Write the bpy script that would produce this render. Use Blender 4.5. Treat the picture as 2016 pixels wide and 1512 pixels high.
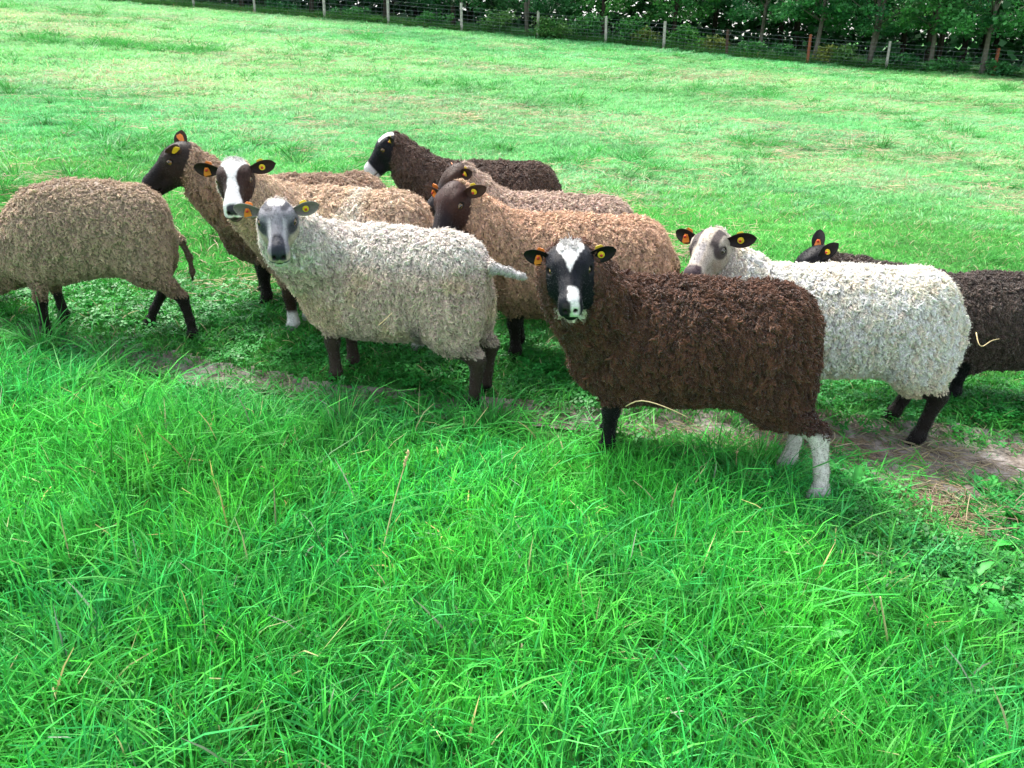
import bpy, math, random
import numpy as np
from mathutils import Vector, Matrix
from mathutils.kdtree import KDTree

random.seed(7)
rng = np.random.default_rng(11)
for o in list(bpy.data.objects):
    bpy.data.objects.remove(o)
SC = bpy.context.scene
COL = SC.collection

# ------------------------------------------------------------------ camera
CAM_H, PITCH, FPX = 1.40, math.radians(20.5), 1631.0
cd = bpy.data.cameras.new('camera')
cam = bpy.data.objects.new('camera', cd)
COL.objects.link(cam)
cd.sensor_width = 36.0
cd.lens = 36.0 * FPX / 2016.0
cd.clip_start = 0.05
cd.clip_end = 3000.0
cam.location = (0, 0, CAM_H)
cam.rotation_euler = (math.pi / 2 - PITCH, 0, 0)
SC.camera = cam

# ------------------------------------------------------------------ light
SUN_EL, SUN_AZ = math.radians(58), math.radians(-35)      # azimuth from +Y towards +X
w = bpy.data.worlds.new('World')
SC.world = w
w.use_nodes = True
nt = w.node_tree
for n in list(nt.nodes):
    nt.nodes.remove(n)
wo = nt.nodes.new('ShaderNodeOutputWorld')
bg = nt.nodes.new('ShaderNodeBackground')
sk = nt.nodes.new('ShaderNodeTexSky')
sk.sky_type = 'NISHITA'
sk.sun_disc = False
sk.sun_elevation = SUN_EL
sk.sun_rotation = SUN_AZ
sk.air_density = 1.0
sk.dust_density = 3.0
sk.ozone_density = 1.0
bg.inputs['Strength'].default_value = 0.09
hs_ = nt.nodes.new('ShaderNodeHueSaturation')               # thin overcast: the blue is mostly veiled
hs_.inputs['Saturation'].default_value = 0.40
nt.links.new(sk.outputs[0], hs_.inputs['Color'])
nt.links.new(hs_.outputs[0], bg.inputs['Color'])
nt.links.new(bg.outputs[0], wo.inputs['Surface'])
sd = bpy.data.lights.new('sun', 'SUN')
sd.energy = 1.5
sd.angle = math.radians(16)
sd.color = (1.0, 0.94, 0.85)
sun = bpy.data.objects.new('sun', sd)
COL.objects.link(sun)
sdir = Vector((math.sin(SUN_AZ) * math.cos(SUN_EL), math.cos(SUN_AZ) * math.cos(SUN_EL), math.sin(SUN_EL)))
sun.rotation_euler = sdir.to_track_quat('Z', 'Y').to_euler()
sun.location = (0, 0, 30)
SC.view_settings.view_transform = 'Standard'
SC.view_settings.look = 'None'
SC.view_settings.exposure = 2.25
SC.view_settings.gamma = 1.0
SC.view_settings.use_curve_mapping = False
SC.cycles.max_bounces = 4
SC.cycles.diffuse_bounces = 2
SC.cycles.glossy_bounces = 1
SC.cycles.transmission_bounces = 2
SC.cycles.transparent_max_bounces = 4
SC.cycles.use_denoising = True
SC.cycles.use_adaptive_sampling = True
SC.cycles.adaptive_threshold = 0.015


# ------------------------------------------------------------------ helpers
def link(o, parent=None):
    COL.objects.link(o)
    if parent is not None:
        o.parent = parent
    return o


def tag(o, label=None, cat=None, group=None, kind=None):
    if label: o['label'] = label
    if cat: o['category'] = cat
    if group: o['group'] = group
    if kind: o['kind'] = kind
    return o


def mesh_np(name, V, F, mat=None, smooth=False, attrs=None):
    """V (n,3), F (m,k) with k = 3 or 4"""
    me = bpy.data.meshes.new(name)
    V = np.asarray(V, np.float32)
    F = np.asarray(F, np.int32)
    me.vertices.add(len(V))
    me.vertices.foreach_set('co', V.ravel())
    k = F.shape[1]
    me.loops.add(F.size)
    me.loops.foreach_set('vertex_index', F.ravel())
    me.polygons.add(len(F))
    me.polygons.foreach_set('loop_start', np.arange(0, F.size, k, dtype=np.int32))
    me.polygons.foreach_set('loop_total', np.full(len(F), k, np.int32))
    if smooth:
        me.polygons.foreach_set('use_smooth', np.ones(len(F), bool))
    for an, av in (attrs or {}).items():
        av = np.asarray(av, np.float32)
        if av.ndim == 1:
            a = me.attributes.new(an, 'FLOAT', 'POINT')
            a.data.foreach_set('value', av)
        else:
            if av.shape[1] == 3:
                av = np.concatenate([av, np.ones((len(av), 1), np.float32)], 1)
            a = me.attributes.new(an, 'FLOAT_COLOR', 'POINT')
            a.data.foreach_set('color', np.ascontiguousarray(av, dtype=np.float32).ravel())
    me.update(calc_edges=True)
    if mat is not None:
        me.materials.append(mat)
    return me


def obj_np(name, V, F, mat, parent=None, smooth=False, attrs=None):
    return link(bpy.data.objects.new(name, mesh_np(name, V, F, mat, smooth, attrs)), parent)


class MB:
    """collects tubes and boxes into one mesh"""
    def __init__(s):
        s.V, s.F, s.A = [], [], []
        s.n = 0

    def add(s, V, F, a=0.0):
        V = np.asarray(V, float)
        s.V.append(V)
        s.F.append(np.asarray(F, int) + s.n)
        s.A.append(np.full(len(V), a))
        s.n += len(V)

    def tube(s, P, R, sides=6, a=0.0, caps=True):
        P = np.asarray(P, float)
        R = np.broadcast_to(np.asarray(R, float), (len(P),))
        T = np.gradient(P, axis=0)
        T /= np.linalg.norm(T, axis=1)[:, None] + 1e-12
        up = np.array([0, 0, 1.0]) if abs(T[0][2]) < 0.9 else np.array([1.0, 0, 0])
        V = []
        for p, t, r in zip(P, T, R):
            u = np.cross(up, t)
            u /= np.linalg.norm(u) + 1e-12
            v = np.cross(t, u)
            up = v if abs(np.dot(v, t)) < 0.5 else up
            ang = np.arange(sides) / sides * 2 * math.pi
            V.append(p + r * (np.cos(ang)[:, None] * u + np.sin(ang)[:, None] * v))
        V = np.concatenate(V)
        m = len(P)
        F = []
        for i in range(m - 1):
            for j in range(sides):
                a0, b0 = i * sides + j, i * sides + (j + 1) % sides
                F.append((a0, b0, b0 + sides, a0 + sides))
        if caps:
            nv = len(V)
            V = np.concatenate([V, P[:1], P[-1:]])
            for j in range(sides):
                F.append((nv, (j + 1) % sides, j, nv))
                q = (m - 1) * sides
                F.append((nv + 1, q + j, q + (j + 1) % sides, nv + 1))
        s.add(V, F, a)

    def build(s, name, mat, parent=None, smooth=True):
        V = np.concatenate(s.V)
        F = np.concatenate(s.F)
        me = bpy.data.meshes.new(name)
        faces = []
        for f in F.tolist():
            faces.append(f[:3] if f[3] == f[0] else f)
        me.from_pydata(V.tolist(), [], faces)
        if smooth:
            me.polygons.foreach_set('use_smooth', np.ones(len(me.polygons), bool))
        a = me.attributes.new('v', 'FLOAT', 'POINT')
        a.data.foreach_set('value', np.concatenate(s.A).astype(np.float32))
        me.materials.append(mat)
        me.update()
        return link(bpy.data.objects.new(name, me), parent)


def C(*a): return np.array(a, float)


def mixc(a, b, f):
    return np.asarray(a) * (1 - f[:, None]) + np.asarray(b) * f[:, None]


def smooth(a, b, x):
    t = np.clip((x - a) / (b - a), 0, 1)
    return t * t * (3 - 2 * t)


def vnoise(x, y, seed=0):
    x = np.asarray(x, float) + seed * 17.31
    y = np.asarray(y, float) + seed * 9.77
    xi, yi = np.floor(x).astype(np.int64), np.floor(y).astype(np.int64)
    fx, fy = x - xi, y - yi

    def h(a, b):
        n = (a * 374761393 + b * 668265263) & 0x7fffffff
        n = ((n ^ (n >> 13)) * 1274126177) & 0x7fffffff
        return ((n ^ (n >> 16)) & 0xffff) / 65535.0
    fx = fx * fx * (3 - 2 * fx)
    fy = fy * fy * (3 - 2 * fy)
    return (h(xi, yi) * (1 - fx) + h(xi + 1, yi) * fx) * (1 - fy) + (h(xi, yi + 1) * (1 - fx) + h(xi + 1, yi + 1) * fx) * fy


def fbm(x, y, seed=0, o=3):
    s, a, t = 0, 1.0, 0
    for i in range(o):
        s = s + a * vnoise(x * 2 ** i, y * 2 ** i, seed + i)
        t += a
        a *= 0.5
    return s / t


def unproject(px, py, D):
    X = (px - 1008) / FPX * D
    Y = (756 - py) / FPX * D
    c, s = math.cos(PITCH), math.sin(PITCH)
    return np.array([X, D * c + Y * s, CAM_H + Y * c - D * s])


# ------------------------------------------------------------------ terrain
def zbase(x, y):
    x = np.asarray(x, float)
    y = np.asarray(y, float)
    xs = 40 * np.tanh(x / 40)
    yy = np.clip(y, -20, 60)
    return -0.05 - 0.075 * xs + 0.055 * yy + 0.00036 * yy * np.abs(yy) + 0.04 * (y - yy)


def hit(px, py):
    """the point of the field seen at a pixel"""
    lo, hi = 0.8, 90.0
    for _ in range(60):
        m = 0.5 * (lo + hi)
        p = unproject(px, py, m)
        if p[2] > zbase(p[0], p[1]): lo = m
        else: hi = m
    return unproject(px, py, lo)


PATH_PX = [(-500, 610, .07), (-150, 632, .07), (60, 655, .045), (230, 692, .045), (330, 714, .055), (450, 742, .06), (600, 768, .055), (720, 786, .05),
           (900, 803, .05), (1100, 820, .06), (1300, 838, .09), (1480, 855, .15), (1650, 866, .20), (1800, 882, .21), (1920, 898, .22),
           (2060, 915, .24), (2300, 945, .26), (2900, 1010, .28)]
_pp = np.array([list(hit(a, b)[:2]) + [c] for a, b, c in PATH_PX])
_u = np.linspace(0, len(_pp) - 1, 240)
PATH = np.stack([np.interp(_u, np.arange(len(_pp)), _pp[:, i]) for i in range(3)], 1)
for _ in range(6):
    PATH[1:-1] = 0.25 * PATH[:-2] + 0.5 * PATH[1:-1] + 0.25 * PATH[2:]
HAY = [tuple(hit(1838, 985)[:2]) + (.15,), tuple(hit(1900, 1045)[:2]) + (.12,)]


def path_d(x, y):
    """signed distance to the edge of the trodden path (negative on it) and the side (>0 beyond the path)"""
    x = np.atleast_1d(np.asarray(x, float))
    y = np.atleast_1d(np.asarray(y, float))
    d = np.full(x.shape, 50.0)
    near = (np.abs(x) < 8) & (y < 9)
    if near.any():
        xx, yy = x[near], y[near]
        dd = np.full(xx.shape, 50.0)
        for i in range(0, len(PATH), 2):
            dd = np.minimum(dd, np.hypot(xx - PATH[i, 0], yy - PATH[i, 1]) - PATH[i, 2])
        for hx, hy, hr in HAY:
            dd = np.minimum(dd, np.hypot(xx - hx, yy - hy) - hr)
        dd += 0.10 * (fbm(xx * 6, yy * 6, 3) - 0.5)
        d[near] = dd
    side = y - np.interp(x, PATH[:, 0], PATH[:, 1])
    return d, side


def zground(x, y):
    x = np.asarray(x, float)
    y = np.asarray(y, float)
    shp = x.shape
    x1, y1 = x.ravel(), y.ravel()
    d, side = path_d(x1, y1)
    z = zbase(x1, y1)
    z = z + 0.05 * (fbm(x1 * 0.9, y1 * 0.9, 21) - 0.5) * smooth(1.0, 6, y1) + 0.25 * (fbm(x1 * 0.12, y1 * 0.12, 5, 2) - 0.5) * smooth(6, 20, y1)
    z = z - 0.035 * smooth(0.10, -0.05, d)
    return z.reshape(shp)


# ------------------------------------------------------------------ materials
def new_mat(name):
    m = bpy.data.materials.new(name)
    m.use_nodes = True
    n = m.node_tree
    b = n.nodes['Principled BSDF']
    return m, n, b, n.nodes['Material Output']


def N(nt, t, **kw):
    n = nt.nodes.new(t)
    for k, v in kw.items():
        setattr(n, k, v)
    return n


def ramp(nt, src, stops):
    r = N(nt, 'ShaderNodeValToRGB')
    e = r.color_ramp.elements
    while len(e) < len(stops): e.new(0.5)
    for i, (p, c) in enumerate(stops):
        e[i].position = p
        e[i].color = (*c, 1)
    nt.links.new(src, r.inputs[0])
    return r.outputs[0]


def plain(name, col, rough=0.6, var=0.25, scale=30.0, bump=0.0, spec=0.3):
    m, n, b, out = new_mat(name)
    tc = N(n, 'ShaderNodeTexCoord')
    no = N(n, 'ShaderNodeTexNoise')
    no.inputs['Scale'].default_value = scale
    no.inputs['Detail'].default_value = 5
    n.links.new(tc.outputs['Object'], no.inputs['Vector'])
    c = np.array(col)
    o = ramp(n, no.outputs['Fac'], [(0.3, tuple(c * (1 - var))), (0.7, tuple(np.minimum(c * (1 + var), 1)))])
    n.links.new(o, b.inputs['Base Color'])
    b.inputs['Roughness'].default_value = rough
    b.inputs['Specular IOR Level'].default_value = spec
    if bump:
        bp = N(n, 'ShaderNodeBump')
        bp.inputs['Strength'].default_value = bump
        bp.inputs['Distance'].default_value = 0.01
        n.links.new(no.outputs['Fac'], bp.inputs['Height'])
        n.links.new(bp.outputs[0], b.inputs['Normal'])
    return m


def attr(nt, name, kind='GEOMETRY'):
    a = N(nt, 'ShaderNodeAttribute')
    a.attribute_name = name
    a.attribute_type = kind
    return a


def mul(nt, a, b, t='MULTIPLY', fac=1.0):
    m = N(nt, 'ShaderNodeMix', data_type='RGBA', blend_type=t)
    m.inputs[0].default_value = fac
    for i, s in ((6, a), (7, b)):
        if isinstance(s, tuple): m.inputs[i].default_value = (*s, 1)
        else: nt.links.new(s, m.inputs[i])
    return m.outputs[2]


def leaf_mat(name, trans=0.3, rough=0.45, spec=0.35):
    """colour = mesh colour 'bc' times the instance's tint; light shines through"""
    m, n, b, out = new_mat(name)
    c = mul(n, attr(n, 'bc').outputs['Color'], attr(n, 'tint', 'INSTANCER').outputs['Color'])
    n.links.new(c, b.inputs['Base Color'])
    b.inputs['Roughness'].default_value = rough
    b.inputs['Specular IOR Level'].default_value = spec
    tr = N(n, 'ShaderNodeBsdfTranslucent')
    n.links.new(c, tr.inputs['Color'])
    mx = N(n, 'ShaderNodeMixShader')
    mx.inputs[0].default_value = trans
    n.links.new(b.outputs[0], mx.inputs[1])
    n.links.new(tr.outputs[0], mx.inputs[2])
    n.links.new(mx.outputs[0], out.inputs['Surface'])
    return m


def geo_leaf_mat(name, trans=0.25, rough=0.5, spec=0.3):
    m, n, b, out = new_mat(name)
    oi = N(n, 'ShaderNodeObjectInfo')
    tint = ramp(n, oi.outputs['Random'], [(0.0, (0.75, 0.85, 0.8)), (0.5, (1, 1, 1)), (1.0, (1.25, 1.12, 0.9))])
    c = mul(n, attr(n, 'bc').outputs['Color'], tint)
    n.links.new(c, b.inputs['Base Color'])
    b.inputs['Roughness'].default_value = rough
    b.inputs['Specular IOR Level'].default_value = spec
    tr = N(n, 'ShaderNodeBsdfTranslucent')
    n.links.new(c, tr.inputs['Color'])
    mx = N(n, 'ShaderNodeMixShader')
    mx.inputs[0].default_value = trans
    n.links.new(b.outputs[0], mx.inputs[1])
    n.links.new(tr.outputs[0], mx.inputs[2])
    n.links.new(mx.outputs[0], out.inputs['Surface'])
    return m


# ------------------------------------------------------------------ scatter by geometry nodes
_groups = {}


def proto(name, me):
    """a source shape for scattering; never linked into the scene itself"""
    return bpy.data.objects.new(name, me)


def scatter_group(key, protos):
    if key in _groups: return _groups[key]
    g = bpy.data.node_groups.new(key, 'GeometryNodeTree')
    g.interface.new_socket('Geometry', in_out='INPUT', socket_type='NodeSocketGeometry')
    g.interface.new_socket('Geometry', in_out='OUTPUT', socket_type='NodeSocketGeometry')
    gi, go = g.nodes.new('NodeGroupInput'), g.nodes.new('NodeGroupOutput')
    jn = g.nodes.new('GeometryNodeJoinGeometry')

    def na(nm, t):
        a = g.nodes.new('GeometryNodeInputNamedAttribute')
        a.data_type = t
        a.inputs['Name'].default_value = nm
        return a.outputs['Attribute']
    rot, scl, var = na('rot', 'FLOAT_VECTOR'), na('scl', 'FLOAT_VECTOR'), na('var', 'INT')
    for k, p in enumerate(protos):
        oi = g.nodes.new('GeometryNodeObjectInfo')
        oi.inputs['Object'].default_value = p
        cp = g.nodes.new('FunctionNodeCompare')
        cp.data_type = 'INT'
        cp.operation = 'EQUAL'
        ints = [s for s in cp.inputs if s.type == 'INT']
        g.links.new(var, ints[0])
        ints[1].default_value = k
        ip = g.nodes.new('GeometryNodeInstanceOnPoints')
        g.links.new(gi.outputs[0], ip.inputs['Points'])
        g.links.new(cp.outputs[0], ip.inputs['Selection'])
        g.links.new(oi.outputs['Geometry'], ip.inputs['Instance'])
        g.links.new(rot, ip.inputs['Rotation'])
        g.links.new(scl, ip.inputs['Scale'])
        g.links.new(ip.outputs[0], jn.inputs[0])
    g.links.new(jn.outputs[0], go.inputs[0])
    _groups[key] = g
    return g


def scatter(name, key, protos, P, rot, scl, tint, var, parent=None):
    me = bpy.data.meshes.new(name)
    P = np.asarray(P, np.float32)
    n = len(P)
    me.vertices.add(n)
    me.vertices.foreach_set('co', P.ravel())
    scl = np.asarray(scl, np.float32)
    if scl.ndim == 1: scl = np.repeat(scl[:, None], 3, 1)
    for an, av in (('rot', rot), ('scl', scl)):
        a = me.attributes.new(an, 'FLOAT_VECTOR', 'POINT')
        a.data.foreach_set('vector', np.ascontiguousarray(av, np.float32).ravel())
    a = me.attributes.new('tint', 'FLOAT_COLOR', 'POINT')
    a.data.foreach_set('color', np.concatenate([np.asarray(tint, np.float32), np.ones((n, 1), np.float32)], 1).ravel())
    a = me.attributes.new('var', 'INT', 'POINT')
    a.data.foreach_set('value', np.ascontiguousarray(var, np.int32))
    for m in protos[0].data.materials: me.materials.append(m)
    o = link(bpy.data.objects.new(name, me), parent)
    md = o.modifiers.new('scatter', 'NODES')
    md.node_group = scatter_group(key, protos)
    return o


def eulers(X, Y, Z):
    """columns of rotation matrices -> XYZ euler angles"""
    return np.stack([np.arctan2(Y[:, 2], Z[:, 2]), -np.arcsin(np.clip(X[:, 2], -1, 1)), np.arctan2(X[:, 1], X[:, 0])], 1)


def unit(a):
    return a / (np.linalg.norm(a, axis=-1, keepdims=True) + 1e-12)

# ------------------------------------------------------------------ ground and path
def axis_grid(lo, hi, c0, c1, fine, grow):
    a = list(np.arange(c0, c1 + 1e-6, fine))
    s, x = fine, a[-1]
    while x < hi:
        s *= grow
        x += s
        a.append(min(x, hi))
    s, x = fine, a[0]
    pre = []
    while x > lo:
        s *= grow
        x -= s
        pre.append(max(x, lo))
    return np.array(pre[::-1] + a)


def ground_mat():
    m, n, b, out = new_mat('meadow_ground')
    tc = N(n, 'ShaderNodeTexCoord')
    n1 = N(n, 'ShaderNodeTexNoise')
    n1.inputs['Scale'].default_value = 9
    n1.inputs['Detail'].default_value = 8
    n.links.new(tc.outputs['Object'], n1.inputs['Vector'])
    n2 = N(n, 'ShaderNodeTexNoise')
    n2.inputs['Scale'].default_value = 0.5
    n2.inputs['Detail'].default_value = 6
    n.links.new(tc.outputs['Object'], n2.inputs['Vector'])
    c1 = ramp(n, n1.outputs['Fac'], [(0.30, (.025, .090, .020)), (0.55, (.060, .210, .050)), (0.75, (.13, .26, .090))])
    c2 = ramp(n, n2.outputs['Fac'], [(0.35, (.85, .95, .85)), (0.55, (1, 1, 1)), (0.70, (1.3, 1.05, 1.0))])
    n.links.new(mul(n, c1, c2), b.inputs['Base Color'])
    b.inputs['Roughness'].default_value = 0.95
    b.inputs['Specular IOR Level'].default_value = 0.1
    bp = N(n, 'ShaderNodeBump')
    bp.inputs['Strength'].default_value = 0.6
    bp.inputs['Distance'].default_value = 0.03
    n.links.new(n1.outputs['Fac'], bp.inputs['Height'])
    n.links.new(bp.outputs[0], b.inputs['Normal'])
    return m


def soil_mat():
    m, n, b, out = new_mat('trodden_soil')
    tc = N(n, 'ShaderNodeTexCoord')
    n1 = N(n, 'ShaderNodeTexNoise')
    n1.inputs['Scale'].default_value = 14
    n1.inputs['Detail'].default_value = 10
    n1.inputs['Roughness'].default_value = 0.65
    n.links.new(tc.outputs['Object'], n1.inputs['Vector'])
    n2 = N(n, 'ShaderNodeTexVoronoi')
    n2.inputs['Scale'].default_value = 60
    n.links.new(tc.outputs['Object'], n2.inputs['Vector'])
    c = ramp(n, n1.outputs['Fac'], [(0.30, (.080, .062, .050)), (0.46, (.21, .178, .150)), (0.60, (.33, .295, .27)), (0.8, (.42, .395, .37))])
    n.links.new(c, b.inputs['Base Color'])
    b.inputs['Roughness'].default_value = 0.9
    b.inputs['Specular IOR Level'].default_value = 0.15
    mx = N(n, 'ShaderNodeMath', operation='ADD')
    n.links.new(n1.outputs['Fac'], mx.inputs[0])
    n.links.new(n2.outputs['Distance'], mx.inputs[1])
    bp = N(n, 'ShaderNodeBump')
    bp.inputs['Strength'].default_value = 0.7
    bp.inputs['Distance'].default_value = 0.012
    n.links.new(mx.outputs[0], bp.inputs['Height'])
    n.links.new(bp.outputs[0], b.inputs['Normal'])
    return m


gx = axis_grid(-420, 420, -5.5, 5.5, 0.06, 1.09)
gy = axis_grid(-60, 700, 0.6, 7.0, 0.06, 1.07)
GX, GY = np.meshgrid(gx, gy, indexing='ij')
GZ = zground(GX, GY)
nx_, ny_ = len(gx), len(gy)
i_, j_ = np.meshgrid(np.arange(nx_ - 1), np.arange(ny_ - 1), indexing='ij')
q_ = i_ * ny_ + j_
GF = np.stack([q_, q_ + ny_, q_ + ny_ + 1, q_ + 1], -1).reshape(-1, 4)
ground = obj_np('ground', np.stack([GX, GY, GZ], -1).reshape(-1, 3), GF, ground_mat(), None, True)
tag(ground, kind='structure')


def strip(name, keep, lift, mat):
    """a sheet that follows the ground where keep(x, y) holds"""
    xs, ys = np.arange(-5.4, 5.4, .025), np.arange(1.6, 5.6, .025)
    X, Y = np.meshgrid(xs, ys, indexing='ij')
    k = keep(X.ravel(), Y.ravel()).reshape(X.shape)
    cell = k[:-1, :-1] | k[1:, :-1] | k[:-1, 1:] | k[1:, 1:]
    Z = zground(X, Y) + lift + .010 * (fbm(X * 12, Y * 12, 77) - .5) * smooth(.0, 1, k.astype(float))
    a, b = np.nonzero(cell)
    m = len(ys)
    q = a * m + b
    F = np.stack([q, q + m, q + m + 1, q + 1], 1)
    used, inv = np.unique(F, return_inverse=True)
    V = np.stack([X.ravel(), Y.ravel(), Z.ravel()], 1)[used]
    return obj_np(name, V, inv.reshape(F.shape), mat, None, True)


path = strip('path', lambda x, y: path_d(x, y)[0] < .04, .011, soil_mat())
tag(path, kind='structure')

# ------------------------------------------------------------------ grass shapes
GRASS = leaf_mat('grass_blade', 0.40, 0.45, 0.20)
CLOVER = leaf_mat('clover_leaf', 0.25, 0.5, 0.3)
STRAW = leaf_mat('dry_straw', 0.15, 0.6, 0.25)


def blades(seed, n, R, h, wd, lean, droop, cols, dry=0.04, center=False, mat=None, name='grass_patch'):
    r = np.random.default_rng(seed)
    rad = R * np.sqrt(r.random(n)) if not center else R * r.random(n) ** 1.2
    ang = r.random(n) * 6.283
    root = np.stack([rad * np.cos(ang), rad * np.sin(ang)], 1)
    az = r.normal(0, 1.0, n) + np.where(r.random(n) < .25, 3.14, 0) if not center else ang + r.normal(0, .5, n)
    d = np.stack([np.cos(az), np.sin(az)], 1)
    H = r.uniform(*h, n) * (0.75 + 0.5 * r.random(n) ** 2)
    W = r.uniform(*wd, n)
    ln = r.uniform(*lean, n)
    dr = r.uniform(*droop, n) * (r.random(n) < .85)
    T = np.array([0, .36, .72, 1.0])
    tw = np.array([.75, 1.0, .68, .06])
    t = T[None, :]
    hor = H[:, None] * (ln[:, None] * t + dr[:, None] * t ** 2.2)
    z = H[:, None] * (t - .42 * dr[:, None] * t ** 3) * (1 - .25 * ln[:, None] ** 2)
    # a blade twists a little along its length
    wa = az[:, None] + 1.5708 + r.normal(0, .5, (n, 1)) + r.normal(0, .7, (n, 1)) * t
    wv = np.stack([np.cos(wa), np.sin(wa)], -1) * (W[:, None] * tw[None, :] * .5)[..., None]
    c = root[:, None, :] + d[:, None, :] * hor[..., None]
    V = np.zeros((n, 4, 2, 3))
    V[:, :, 0, :2] = c - wv
    V[:, :, 1, :2] = c + wv
    V[:, :, 0, 2] = z - .012
    V[:, :, 1, 2] = z - .012 + r.normal(0, .25, (n, 1)) * W[:, None]
    f = r.random(n)
    col = np.array(cols[0])[None] * (1 - f[:, None]) + np.array(cols[1])[None] * f[:, None]
    col *= r.uniform(.8, 1.2, (n, 1))
    dm = r.random(n) < dry
    col[dm] = np.array((.52, .49, .27)) * r.uniform(.6, 1.1, (dm.sum(), 1))
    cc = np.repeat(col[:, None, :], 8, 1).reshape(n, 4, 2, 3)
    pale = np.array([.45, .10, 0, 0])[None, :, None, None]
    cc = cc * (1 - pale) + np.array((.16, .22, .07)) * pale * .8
    cc = cc * np.array([.8, .95, 1.1, 1.25])[None, :, None, None]  # bases darkened, tips lightened: light and shade painted along each blade
    base = np.arange(n)[:, None, None] * 8
    k = np.arange(3)[None, :, None] * 2
    F = (base + k + np.array([0, 1, 3, 2])[None, None, :]).reshape(-1, 4)
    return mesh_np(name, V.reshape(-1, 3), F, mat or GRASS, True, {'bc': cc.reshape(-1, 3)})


G1, G2 = (.020, .205, .026), (.088, .545, .092)
LONG = [proto('long_grass_patch', blades(400 + i, 112, .14, (.06, .15), (.0030, .0066), (.05, .55), (.05, .9), (G1, G2), .012)) for i in range(7)]
TUFT = [proto('grass_tuft', blades(430 + i, 75, .07, (.12, .24), (.0035, .0075), (.1, .7), (.2, 1.0), (G1, (.105, .48, .10)), .03, True)) for i in range(4)]
SHORT = [proto('short_grass_patch', blades(450 + i, 130, .17, (.025, .065), (.0035, .006), (.1, .8), (.1, .8), ((.036, .25, .034), (.110, .46, .085)), .05)) for i in range(6)]
FIELD = [proto('meadow_grass_patch', blades(470 + i, 200, .26, (.035, .085), (.005, .010), (.1, .9), (.1, .9), ((.125, .44, .130), (.275, .64, .265)), .06)) for i in range(5)]


def clover(seed, n, R):
    r = np.random.default_rng(seed)
    V, F, Cc = [], [], []
    k = 0
    for _ in range(n):
        a, q = r.random() * 6.283, R * math.sqrt(r.random())
        x, y, h = q * math.cos(a), q * math.sin(a), r.uniform(.010, .034)
        s = r.uniform(.0045, .0085)
        tilt = r.normal(0, .3, 2)
        a0 = r.random() * 6.283
        col = np.array((.022, .190, .030)) * r.uniform(.7, 1.6)
        for l in range(3):
            b = a0 + l * 2.094
            for rr, w, up in ((.15, 0, 0), (1.0, -.62, .12), (2.0, -.45, .0), (2.05, .0, -.02), (2.0, .45, .0), (1.0, .62, .12)):
                px, py = rr * math.cos(b) - w * math.sin(b), rr * math.sin(b) + w * math.cos(b)
                V.append((x + s * px, y + s * py, h + s * (up + tilt[0] * px + tilt[1] * py)))
                Cc.append(col * (1.25 if 0 < rr < 1.5 else 1.0))
            F += [(k, k + 1, k + 2, k + 3), (k, k + 3, k + 4, k + 5)]
            k += 6
    return mesh_np('clover_patch', V, F, CLOVER, False, {'bc': np.array(Cc)})


CLOV = [proto('clover_patch', clover(500 + i, 70, .12)) for i in range(4)]


def broadleaf(seed):
    """a small rosette of toothed meadow leaves"""
    r = np.random.default_rng(seed)
    V, F, Cc = [], [], []
    k = 0
    for _ in range(r.integers(5, 9)):
        a, L, W = r.random() * 6.283, r.uniform(.06, .13), r.uniform(.010, .020)
        up = r.uniform(.35, 1.1)
        col = np.array((.030, .24, .034)) * r.uniform(.8, 1.5)
        m = 9
        for i in range(m):
            t = i / (m - 1)
            w = W * math.sin(math.pi * min(1, .12 + t * .88) ** 1.3) * (1.0 if i % 2 else .68) + .001
            cx, cz = L * t * (1 - .2 * t), L * up * t * (1 - .55 * t)
            for s, lift in ((-1, .25), (0, 0), (1, .25)):
                V.append((cx * math.cos(a) - s * w * math.sin(a), cx * math.sin(a) + s * w * math.cos(a), cz + lift * w))
                Cc.append(col * (1.5 if s == 0 else 1))
        for i in range(m - 1):
            for s in (0, 1):
                b = k + i * 3 + s
                F.append((b, b + 1, b + 4, b + 3))
        k += m * 3
    return mesh_np('broad_leaf_rosette', V, F, CLOVER, True, {'bc': np.array(Cc)})


BROAD = [proto('broad_leaf_rosette', broadleaf(540 + i)) for i in range(4)]


def straws(seed, n, R, L, zmax, wd=.0035):
    r = np.random.default_rng(seed)
    V, F, Cc = [], [], []
    k = 0
    for _ in range(n):
        a, q = r.random() * 6.283, R * math.sqrt(r.random())
        b = r.random() * 6.283
        l = r.uniform(*L)
        z0, z1 = r.uniform(.004, zmax), r.uniform(.004, zmax)
        bow = r.normal(0, .12) * l
        w = wd * r.uniform(.5, 1.1)
        col = np.array((.46, .39, .25)) * r.uniform(.5, 1.15) * np.array((1, r.uniform(.92, 1.02), r.uniform(.8, 1.1)))
        x0, y0 = q * math.cos(a), q * math.sin(a)
        dx, dy = math.cos(b), math.sin(b)
        for t in (-.5, -.17, .17, .5):
            bx = bow * (1 - 4 * t * t)
            for s, up in ((-1, 0), (1, 0), (0, .7)):
                V.append((x0 + dx * l * t - dy * (bx + s * w * .5), y0 + dy * l * t + dx * (bx + s * w * .5), z0 + (z1 - z0) * (t + .5) + up * w))
                Cc.append(col)
        for i in range(3):
            for s in range(3):
                p, p2 = k + i * 3 + s, k + i * 3 + (s + 1) % 3
                F.append((p, p2, p2 + 3, p + 3))
        k += 12
    return mesh_np('straw_scatter', V, F, STRAW, False, {'bc': np.array(Cc)})


HAYP = [proto('straw_scatter', straws(560 + i, 26, .14, (.05, .18), .03)) for i in range(4)]
HAYF = [proto('hay_scatter', straws(580 + i, 13, .30, (.06, .26), .06, .0045)) for i in range(3)]

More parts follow.
